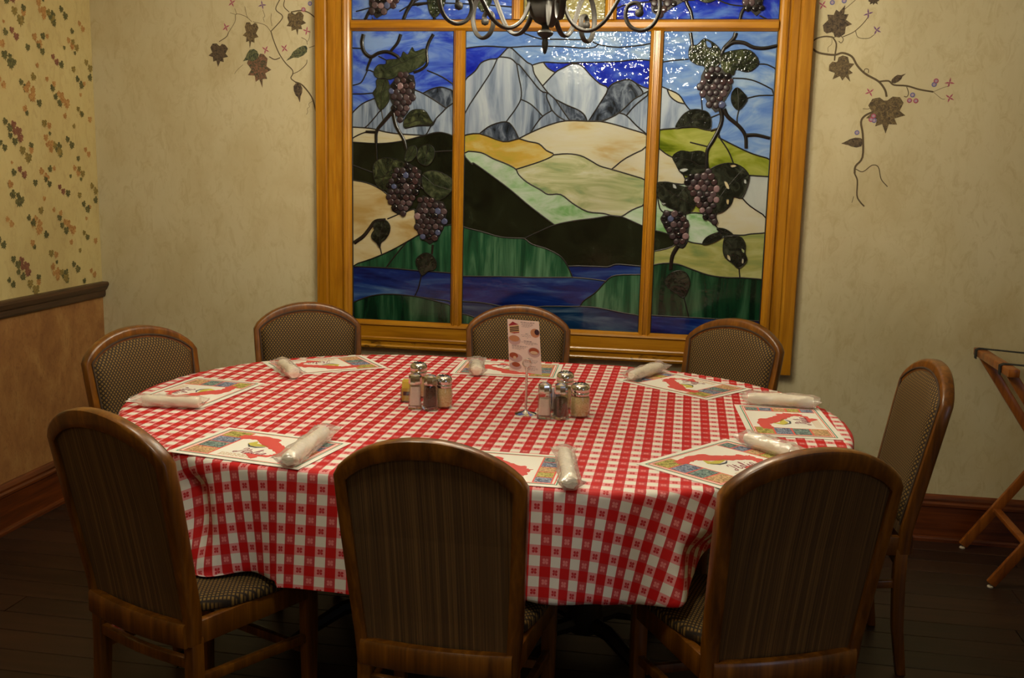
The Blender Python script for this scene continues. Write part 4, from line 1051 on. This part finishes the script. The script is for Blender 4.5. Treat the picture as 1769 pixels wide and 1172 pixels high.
# ------------------------------------------------------------------ napkin rolls in plastic sleeves
def napmat():
    m, nt, b = newmat('napkin_paper'); g = G(nt); n = g.noise(g.co(), 45, 3, .6)
    b.inputs['Base Color'].default_value = (*sr(252, 248, 230), 1); b.inputs['Roughness'].default_value = .7; g.bump(n, .5, .004, b); return m
NAP = napmat()
def filmmat():
    m = bpy.data.materials.new('plastic_film'); m.use_nodes = True; nt = m.node_tree; nt.nodes.clear(); g = G(nt)
    t = g.n('ShaderNodeBsdfTransparent'); t.inputs[0].default_value = (.97, .96, .96, 1)
    gl = g.n('ShaderNodeBsdfGlossy'); gl.inputs['Roughness'].default_value = .18; gl.inputs[0].default_value = (1, 1, 1, 1)
    df = g.n('ShaderNodeBsdfDiffuse'); df.inputs[0].default_value = (*sr(238, 224, 216), 1)
    bp = g.bump(g.noise(g.co(), 60, 2, .5), .8, .006); nt.links.new(bp, gl.inputs['Normal'])
    m1 = g.n('ShaderNodeMixShader'); fr = g.n('ShaderNodeLayerWeight'); fr.inputs[0].default_value = .25
    nt.links.new(g.math('ADD', g.math('MULTIPLY', fr.outputs[1], .5), .10), m1.inputs[0]); nt.links.new(t.outputs[0], m1.inputs[1]); nt.links.new(gl.outputs[0], m1.inputs[2])
    m2 = g.n('ShaderNodeMixShader'); m2.inputs[0].default_value = .2; nt.links.new(m1.outputs[0], m2.inputs[1]); nt.links.new(df.outputs[0], m2.inputs[2])
    o = g.n('ShaderNodeOutputMaterial'); nt.links.new(m2.outputs[0], o.inputs[0]); return m
FILM = filmmat()
def napkin(a, b_, seed, r=.019, tail=(.03, .035), up=0, bend=0, taper=.18):
    """roll from a to b (xy), resting on the table"""
    rg = random.Random(seed); a = Vector((a[0], a[1])); b_ = Vector((b_[0], b_[1])); L = (b_-a).length; ang = math.atan2((b_-a).y, (b_-a).x)
    z0 = CT+.0042+r*.95
    root = empty('napkin_roll', (a.x, a.y, z0), ang)
    rings = []; N = 14; K = 18
    for k in range(N+1):
        t = k/N; R_ = r*(.92+taper*(t-.5)+.10*math.sin(t*5+seed)+.06*rg.uniform(-1, 1)); 
        if k in (0, N): R_ *= .82
        ring = []
        for j in range(K):
            q = 2*PI*j/K; w_ = 1+.07*math.sin(3*q+t*9+seed)+.06*math.sin(7*q-t*16)
            ring.append((t*L, bend*math.sin(PI*t)+R_*w_*math.cos(q), R_*w_*math.sin(q)*.92+up*t))
        rings.append(ring)
    MB().loft(rings).build('napkin', NAP, root, smooth=True, angle=60)
    rings = []; N = 22; K = 22; L0, L1 = -tail[0], L+tail[1]
    for k in range(N+1):
        x = L0+(L1-L0)*k/N; t = max(0, min(1, x/L)); e = max(0, -x/max(tail[0], 1e-3), (x-L)/max(tail[1], 1e-3)); e = min(1, e)
        sy = (r*1.34)*(1+.35*e); sz = r*1.12*(1-e)+.003*e
        ring = []
        for j in range(K):
            q = 2*PI*j/K; w_ = 1+.06*rg.uniform(-1, 1)+.08*math.sin(4*q+k)
            zz = sz*w_*math.sin(q)+up*t + e*rg.uniform(0, .006)+e*.004
            ring.append((x+e*rg.uniform(-.004, .004), bend*math.sin(PI*t)+sy*w_*math.cos(q), max(zz, -r*.95-.0005)))
        rings.append(ring)
    MB().loft(rings, cap=False).build('plastic_sleeve', FILM, root, smooth=True, angle=60)
    return root
NR_ = .795
def n2(x, y, z=.785): p = at_z(x, y, z); return (p.x, p.y)
NAPS = [(n2(497, 796), n2(560, 747), 1, .021, (.012, .035), 'plastic-wrapped napkin roll on the placemat nearest the wainscot chair'),
        (n2(248, 690), n2(345, 694), 2, .017, (.035, .02), 'plastic-wrapped napkin roll reaching over the table edge by the corner chair'),
        (n2(486, 627), n2(508, 645), 3, .020, (.015, .02), 'plastic-wrapped napkin roll on the placemat under the window frame left edge'),
        (n2(823, 626), n2(824, 641), 4, .020, (.05, .012), 'plastic-wrapped napkin roll seen end-on left of the menu card'),
        (n2(1090, 649), n2(1140, 634), 5, .020, (.02, .02), 'plastic-wrapped napkin roll at the far cloth edge below the window apron'),
        (n2(1292, 687), n2(1405, 695), 6, .020, (.02, .02), 'straight plastic-wrapped napkin roll beyond the placemat at the right table end'),
        (n2(1290, 757), n2(1368, 781), 7, .020, (.02, .04), 'plastic-wrapped napkin roll beside the arch of the near right chair'),
        (n2(975, 780), n2(985, 834), 8, .019, (.015, .012), 'plastic-wrapped napkin roll on the placemat behind the middle near chair')]
for a, b_, sd, r, tl, lab in NAPS:
    tag(napkin(a, b_, sd, r, tl), lab, 'napkin', 'wrapped napkin rolls on the placemats')

# ------------------------------------------------------------------ condiments
def clear_glass(name, tint=(1, 1, 1), rough=.02):
    m, nt, b = newmat(name); b.inputs['Base Color'].default_value = (*tint, 1); b.inputs['Transmission Weight'].default_value = 1
    b.inputs['Roughness'].default_value = rough; b.inputs['IOR'].default_value = 1.45; return m
def thin_glass():
    m = bpy.data.materials.new('thin_glass'); m.use_nodes = True; nt = m.node_tree; nt.nodes.clear(); g = G(nt)
    t = g.n('ShaderNodeBsdfTransparent'); t.inputs[0].default_value = (.93, .93, .92, 1)
    gl = g.n('ShaderNodeBsdfGlossy'); gl.inputs['Roughness'].default_value = .05
    fr = g.n('ShaderNodeLayerWeight'); fr.inputs[0].default_value = .35
    m1 = g.n('ShaderNodeMixShader'); nt.links.new(g.math('ADD', g.math('MULTIPLY', fr.outputs[1], .7), .06), m1.inputs[0])
    nt.links.new(t.outputs[0], m1.inputs[1]); nt.links.new(gl.outputs[0], m1.inputs[2])
    o = g.n('ShaderNodeOutputMaterial'); nt.links.new(m1.outputs[0], o.inputs[0]); return m
TG = thin_glass(); CG = clear_glass('thick_glass')
def grain(name, a, b_, s=500):
    m, nt, b = newmat(name); g = G(nt); n = g.noise(g.co(), s, 2, .6)
    nt.links.new(g.ramp(n, [(.4, a), (.6, b_)]), b.inputs['Base Color']); b.inputs['Roughness'].default_value = .9; return m
SALT = grain('salt', sr(238, 218, 204), sr(248, 234, 222)); PEP = grain('pepper', sr(62, 42, 34), sr(112, 82, 64)); CHZ = grain('grated_cheese', sr(226, 200, 138), sr(242, 224, 172), 300)
def shaker(name, x, y, rz, fill, fmat, lab, w=.021, h=.108):
    root = empty(name, (x, y, CT), rz); tag(root, lab, 'shaker')
    def sq(r, z, c=.28):
        out = []
        for sx, sy in ((1, 1), (-1, 1), (-1, -1), (1, -1)):
            if sx*sy > 0: out += [(sx*r, sy*r*(1-c), z), (sx*r*(1-c), sy*r, z)]
            else: out += [(sx*r*(1-c), sy*r, z), (sx*r, sy*r*(1-c), z)]
        return out
    MB().loft([sq(w*.98, .0005), sq(w, .003), sq(w*.98, .012), sq(w*.82, .076), sq(w*.76, .082)]).build('glass_body', TG, root, bevel=.001, smooth=True, angle=30)
    MB().loft([sq(w*.95, .001), sq(w*.95, .010)]).build('glass_foot', CG, root, bevel=.001)
    MB().loft([sq(w*.80, .012), sq(w*(.80-.12*fill), .012+.062*fill)]).build('contents', fmat, root, bevel=.001)
    MB().lathe([(w*.90, .076), (w*.97, .078), (w*.95, .097), (w*.86, .103), (w*.5, .1075), (.0001, .109)], n=8).build('chrome_cap', M['chrome'], root, smooth=True, angle=25)
    return root
def jar(x, y, lab, r=.032, h=.066, fill=.95, fmat=None, big=False):
    root = empty('cheese_shaker', (x, y, CT)); tag(root, lab, 'shaker')
    prof = [(r*.86, .0005), (r*.93, .004), (r*.99, h*.35), (r, h*.55), (r*.96, h*.8), (r*.86, h*.95), (r*.84, h)]
    mb = MB(); rings = []; K = 40
    for rr, z in prof:
        rings.append([(rr*(1+.012*math.cos(10*2*PI*j/K))*math.cos(2*PI*j/K), rr*(1+.012*math.cos(10*2*PI*j/K))*math.sin(2*PI*j/K), z) for j in range(K)])
    mb.loft(rings).build('glass_jar', TG, root, smooth=True, angle=50)
    if fmat: MB().lathe([(r*.80, .006), (r*.9, h*.35), (r*.91, h*.55), (r*.88, h*.8), (r*.80, h*fill), (.0001, h*fill+.001)], n=20).build('contents', fmat, root, smooth=True)
    lid = MB().lathe([(r*.86, h-.002), (r*.90, h), (r*.90, h+.006), (r*.86, h+.008), (r*.90, h+.010), (r*.93, h+.014), (r*.90, h+.024), (r*.74, h+.031), (r*.4, h+.034), (.0001, h+.035)], n=28).build('chrome_lid', M['chrome'], root, smooth=True, angle=40)
    hm = MB()
    for ring, n in ((.25, 5), (.5, 9)):
        for k in range(n):
            a = 2*PI*k/n; hm.lathe([(.0016, h+.032), (.0016, h+.0348), (.0001, h+.0349)], (r*ring*math.cos(a), r*ring*math.sin(a), 0), 6)
    hm.build('holes', M['black'], lid)
    return root
def pz(x, y, z=.762): p = at_z(x, y, z); return p.x, p.y
x, y = pz(717, 706); shaker('salt_shaker', x, y, .25, .93, SALT, 'square glass salt shaker in the cluster further from the menu stand')
x, y = pz(743, 708); shaker('pepper_shaker', x, y, .55, .96, PEP, 'nearly full pepper shaker beside the yellow sweetener packets')
x, y = pz(766, 704); jar(x, y, 'grated cheese shaker with chrome lid left of the menu stand', .028, .066, .96, CHZ)
x, y = pz(723, 686); jar(x, y, 'taller chrome-domed shaker behind the salt in the cluster with yellow packets', .029, .078, .5, CHZ)
x, y = pz(940, 723); shaker('salt_shaker', x, y, .05, .78, SALT, 'square glass salt shaker beside the menu stand foot')
x, y = pz(968, 724); shaker('pepper_shaker', x, y, .78, .85, PEP, 'pepper shaker turned on edge in front of the blue packets')
x, y = pz(1001, 720); jar(x, y, 'grated cheese shaker at the right of the cluster by the menu stand', .031, .068, .92, CHZ)
x, y = pz(975, 705); jar(x, y, 'chrome-domed shaker behind the pepper in the cluster by the menu stand', .029, .080, .5, CHZ)
def packets(x, y, rz, cols, lab):
    root = empty('sweetener_caddy', (x, y, CT), rz); tag(root, lab, 'caddy')
    mb = MB(); wx, wy, hh = .025, .017, .045
    for a in ((-wx, wx, -wy, -wy+.002), (-wx, wx, wy-.002, wy), (-wx, -wx+.002, -wy, wy), (wx-.002, wx, -wy, wy)): mb.box(a[0], a[1], a[2], a[3], 0, hh)
    mb.box(-wx, wx, -wy, wy, 0, .003).build('glass_box', TG, root)
    for k, c_ in enumerate(cols):
        yy = -wy+.006+k*(2*wy-.012)/(len(cols)-1)
        MB().box(-wx+.004, wx-.004, yy-.0018, yy+.0018, .004, .066+.003*math.sin(k*2)).build('packet', c_, root, bevel=.001)
        MB().box(-wx+.008, wx-.016, yy-.0024, yy-.0017, .022, .034).build('packet_print', PM['dk'], root.children[-1])
YE = plain('yellow_packet', sr(232, 206, 84), .5); BLP = plain('pale_blue_packet', sr(150, 168, 214), .5); WP = plain('white_packet', sr(222, 216, 222), .5)
x, y = pz(707, 694); packets(x, y, .1, [YE, YE, YE, YE, YE], 'glass caddy of yellow sweetener packets behind the salt shaker')
x, y = pz(958, 708); packets(x, y, 1.2, [BLP, WP, BLP, WP], 'glass caddy of white and blue sugar packets between the shakers near the menu stand')

# ------------------------------------------------------------------ menu stand and menu card
x, y = pz(908, 716)
ms = empty('menu_stand', (x, y, CT)); tag(ms, 'chrome menu stand with a round foot and ring clip', 'stand')
MB().lathe([(.033, 0), (.033, .002), (.026, .005), (.010, .009), (.0045, .014)], n=32).build('round_foot', M['chrome'], ms, smooth=True, angle=50)
MB().lathe([(.0036, .010), (.0036, .145)], n=12).build('pole', M['chrome'], ms, smooth=True, angle=50)
mb = MB()
for s, yy in ((-1, .0016), (1, -.0022)):
    mb.tube([(s*.0035+.012*math.cos(a)-.004*s, yy, .156+.012*math.sin(a)) for a in [2*PI*k/20 for k in range(20)]], .0011, 6, closed=True)
mb.build('ring_clip', M['chrome'], ms, smooth=True)
mc = empty('menu_card', (x, y+.0012, CT)); tag(mc, 'tall pink dessert menu card held upright in the chrome stand', 'menu')
def mp(px, py): p = at_y(px, py, y+.0012); return (p.x-x, p.z-CT)
cor = [mp(876.5, 551.5), mp(931, 556), mp(936, 648), mp(880, 640)]
mb = MB(); slab(mb, cor, lambda u, v: (u, .0012, v), lambda u, v: (u, 0, v)); mb.build('card', plain('pink_card', sr(250, 228, 218), .5), mc)
HC2 = homog([(0, 0), (1, 0), (1, 1), (0, 1)], cor)
def mk(name, poly, col, dep=.0006, rough=.5, z=0):
    mb = MB(); slab(mb, [HC2(u, v) for u, v in poly], lambda u, v: (u, 0, v), lambda u, v: (u, -dep, v)); return mb.build(name, col, mc)
def ell(cx, cy, rx, ry, n=18): return [(min(.995, max(.005, cx+rx*math.cos(2*PI*k/n))), cy+ry*math.sin(2*PI*k/n)) for k in range(n)]
CM = {k: plain('menu_'+k, sr(*v), .5) for k, v in dict(cream=(226, 190, 130), choc=(64, 40, 52), berry=(170, 50, 60), plate=(206, 172, 170), tan=(206, 144, 104), rust=(172, 84, 52), pale=(224, 194, 160), ink=(120, 96, 110)).items()}
mk('printed_cake', [(.05, .14), (.36, .10), (.37, .24), (.06, .26)], CM['cream'])
mk('printed_cake_top', [(.04, .11), (.17, .04), (.35, .09), (.05, .13)], CM['berry'])
for k in range(3): mk('printed_cake_layer', [(.07, .155+k*.035), (.36, .125+k*.035), (.36, .145+k*.035), (.07, .175+k*.035)], CM['choc'], .0008)
mk('printed_sauce', [(.06, .262), (.36, .235), (.37, .25), (.2, .272)], CM['berry'], .0008)
mk('printed_plate', ell(.86, .23, .14, .085), CM['tan']); mk('printed_dessert', ell(.92, .21, .075, .055), CM['choc'], .0009)
mk('printed_plate', ell(.20, .40, .20, .095), CM['plate']); mk('printed_dessert', ell(.20, .37, .17, .06), CM['tan'], .0009)
mk('printed_plate', ell(.80, .60, .19, .095), CM['plate']); mk('printed_dessert', ell(.80, .58, .15, .065), CM['rust'], .0009); mk('printed_topping', ell(.80, .605, .12, .03), CM['pale'], .0011)
mk('printed_plate', ell(.22, .74, .21, .085), CM['plate']); mk('printed_dessert', ell(.16, .70, .14, .055), CM['rust'], .0009); mk('printed_topping', ell(.19, .74, .05, .03), CM['pale'], .0011)
mk('printed_plate', ell(.20, .90, .19, .07), CM['plate']); mk('printed_dessert', ell(.22, .87, .13, .045), CM['rust'], .0009)
mb = MB(); rg = random.Random(2)
for (u0, u1, v, h_) in [(.42, .86, .035, .010), (.45, .80, .065, .005), (.45, .82, .085, .005), (.48, .76, .105, .005), (.45, .7, .125, .005), (.56, .66, .255, .008), (.42, .74, .285, .005), (.45, .72, .31, .005), (.6, .64, .335, .005),
                       (.50, .76, .395, .010), (.42, .92, .42, .005), (.5, .92, .44, .005), (.55, .8, .46, .005), (.12, .60, .505, .009), (.12, .55, .53, .005), (.12, .5, .55, .005), (.12, .4, .57, .005), (.6, .74, .725, .008), (.48, .9, .755, .005),
                       (.5, .88, .78, .005), (.5, .85, .80, .005), (.62, .82, .865, .008), (.5, .9, .895, .005), (.5, .9, .915, .005), (.5, .8, .935, .005)]:
    q = u0
    while q < u1:
        l = rg.uniform(.03, .08); pts = [HC2(min(q+l, u1) if k in (1, 2) else q, v+(h_ if k > 1 else 0)) for k in range(4)]
        mb.add([(p[0], -.0005, p[1]) for p in pts], [(0, 1, 2, 3)]); q += l+.018
mb.build('printed_text', CM['ink'], mc)['kind'] = 'stuff'

# ------------------------------------------------------------------ chandelier
CX, CY = -.431, 3.0
ch = empty('chandelier', (CX, CY, 1.80)); tag(ch, 'wrought iron chandelier with scrolled arms and a turned finial', 'chandelier')
z0 = 1.80
MB().lathe([(.0001, .013), (.004, .016), (.008, .030), (.0095, .045), (.007, .056), (.012, .060), (.021, .066), (.024, .073), (.019, .079), (.011, .082), (.011, .092), (.016, .097)], n=24).build('finial', M['iron'], ch, smooth=True, angle=50)
MB().lathe([(.018, .096), (.030, .102), (.043, .118), (.051, .140), (.055, .160), (.057, .166), (.076, .170), (.081, .175), (.074, .181), (.050, .184), (.030, .20), (.022, .24), (.030, .28), (.020, .32), (.014, .40), (.010, .55)], n=28).build('urn', M['iron'], ch, smooth=True, angle=50)
MB().lathe([(.006, .54), (.006, .93)], n=10).build('stem', M['iron'], ch); MB().lathe([(.06, .948), (.06, .93), (.02, .91)], n=24).build('ceiling_rose', M['iron'], ch, smooth=True)
arm_rz = []
rz = smooth_line([(.040, .185), (.052, .150), (.070, .108), (.100, .082), (.135, .080), (.168, .103), (.195, .143), (.222, .188), (.258, .215), (.295, .205), (.318, .170), (.322, .130), (.306, .094), (.276, .078), (.244, .088), (.228, .116), (.234, .145), (.256, .153), (.270, .140), (.266, .126)], 4)
EM, nt, b = newmat('lamp_bulb'); b.inputs['Emission Color'].default_value = (1, .90, .68, 1); b.inputs['Emission Strength'].default_value = 1
import mathutils
BR = .022
b.inputs['Emission Strength'].default_value = BULB/(4*PI*BR*BR*PI)
for k in range(5):
    a = math.radians(-2+72*k); d = Vector((math.cos(a), math.sin(a), 0)); nrm = Vector((-math.sin(a), math.cos(a), 0))
    pts = [d*p[0]+Vector((0, 0, p[1])) for p in rz]
    n = len(pts); rr = .0058
    mb = MB().tube(pts, rr, 8, flat=(tuple(nrm), 1.5))
    mb.lathe([(.0001, -.012), (.010, -.008), (.0125, 0), (.010, .008), (.0001, .012)], tuple(pts[-1]), 12)
    arm = mb.build('arm', M['iron'], ch, smooth=True, angle=60)
    c = d*.262
    lamp = MB().lathe([(.008, .214), (.012, .222), (.034, .236), (.040, .244), (.036, .246), (.012, .240), (.012, .300), (.0001, .302)], (c.x, c.y, 0), 20).build('candle_cup', M['iron'], ch, smooth=True, angle=50)
    MB().lathe([(.0001, .302), (BR*.6, .306), (BR, .325), (BR*.85, .345), (BR*.35, .368), (.0001, .378)], (c.x, c.y, 0), 14).build('bulb', EM, lamp, smooth=True)

# ------------------------------------------------------------------ folding tray stand
ts = empty('tray_stand', (1.5, 4.02, 0)); tag(ts, 'folding wooden tray stand with black webbing straps by the right of the back wall', 'stand')
def tbar(name, p, q, w_, h_, mat=None, par=ts, up=Vector((0, 1, 0))):
    p, q = Vector(p)-Vector((1.5, 4.02, 0)), Vector(q)-Vector((1.5, 4.02, 0)); t = (q-p).normalized(); s_ = up.cross(t).normalized(); u_ = t.cross(s_)
    return MB().loft([[c+s_*a*w_/2+u_*b_*h_/2 for a, b_ in ((-1, -1), (1, -1), (1, 1), (-1, 1))] for c in (p, q)]).build(name, mat or M['stand_wood'], par, bevel=.004, smooth=True, angle=30)
YA, YC_ = 4.215, 3.815
zt = .80; xa, xb = 1.165, 1.70
for yy in (YA, YC_): tbar('leg', (xa, yy, .012), (xb+.0, yy, zt), .036, .020)
for yy in (YA-.026, YC_+.026): tbar('leg', (xb, yy, .012), (xa, yy, zt), .036, .020)
tbar('top_bar', (xa-.005, YA+.03, zt+.010), (xa-.005, YC_-.20+.17, zt+.010), .040, .030, up=Vector((0, 0, 1)))
tbar('top_bar', (xb+.005, YA+.03, zt+.010), (xb+.005, YC_-.03, zt+.010), .040, .030, up=Vector((0, 0, 1)))
tbar('stretcher', (xa+.115, YA, .17), (xa+.115, YC_, .17), .030, .018, up=Vector((0, 0, 1)))
tbar('stretcher', (xb-.115, YA-.026, .17), (xb-.115, YC_+.026, .17), .030, .018, up=Vector((0, 0, 1)))
for yy in (YA-.02, YC_+.06):
    mb = MB(); pts = [(xa-.028, yy, zt-.012), (xa-.029, yy, zt+.022), (xa-.015, yy, zt+.0285)]
    for k in range(1, 10): t = k/10; pts.append((xa+(xb-xa)*t, yy, zt+.0285-.012*math.sin(PI*t)))
    pts += [(xb+.015, yy, zt+.0285), (xb+.029, yy, zt+.022), (xb+.028, yy, zt-.012)]
    mb.tube([Vector(p)-Vector((1.5, 4.02, 0)) for p in pts], .017, 8, flat=((0, 0, 1), .14) if 0 else None) if 0 else None
    for p, q in zip(pts, pts[1:]):
        p, q = Vector(p)-Vector((1.5, 4.02, 0)), Vector(q)-Vector((1.5, 4.02, 0)); t = (q-p).normalized(); s_ = Vector((0, 1, 0)); u_ = t.cross(s_)
        mb.loft([[c+s_*a*.014+u_*b_*.0013 for a, b_ in ((-1, -1), (1, -1), (1, 1), (-1, 1))] for c in (p, q)])
    mb.build('webbing_strap', M['black'], ts)
for xx, yy in ((xa, YA), (xa, YC_), (xb, YA-.026), (xb, YC_+.026)):
    MB().lathe([(.011, 0), (.011, .004), (.008, .007)], (xx-1.5, yy-4.02, 0), 12).build('foot_glide', plain('white_glide', sr(200, 190, 170), .5) if 'white_glide' not in bpy.data.materials else bpy.data.materials['white_glide'], ts)
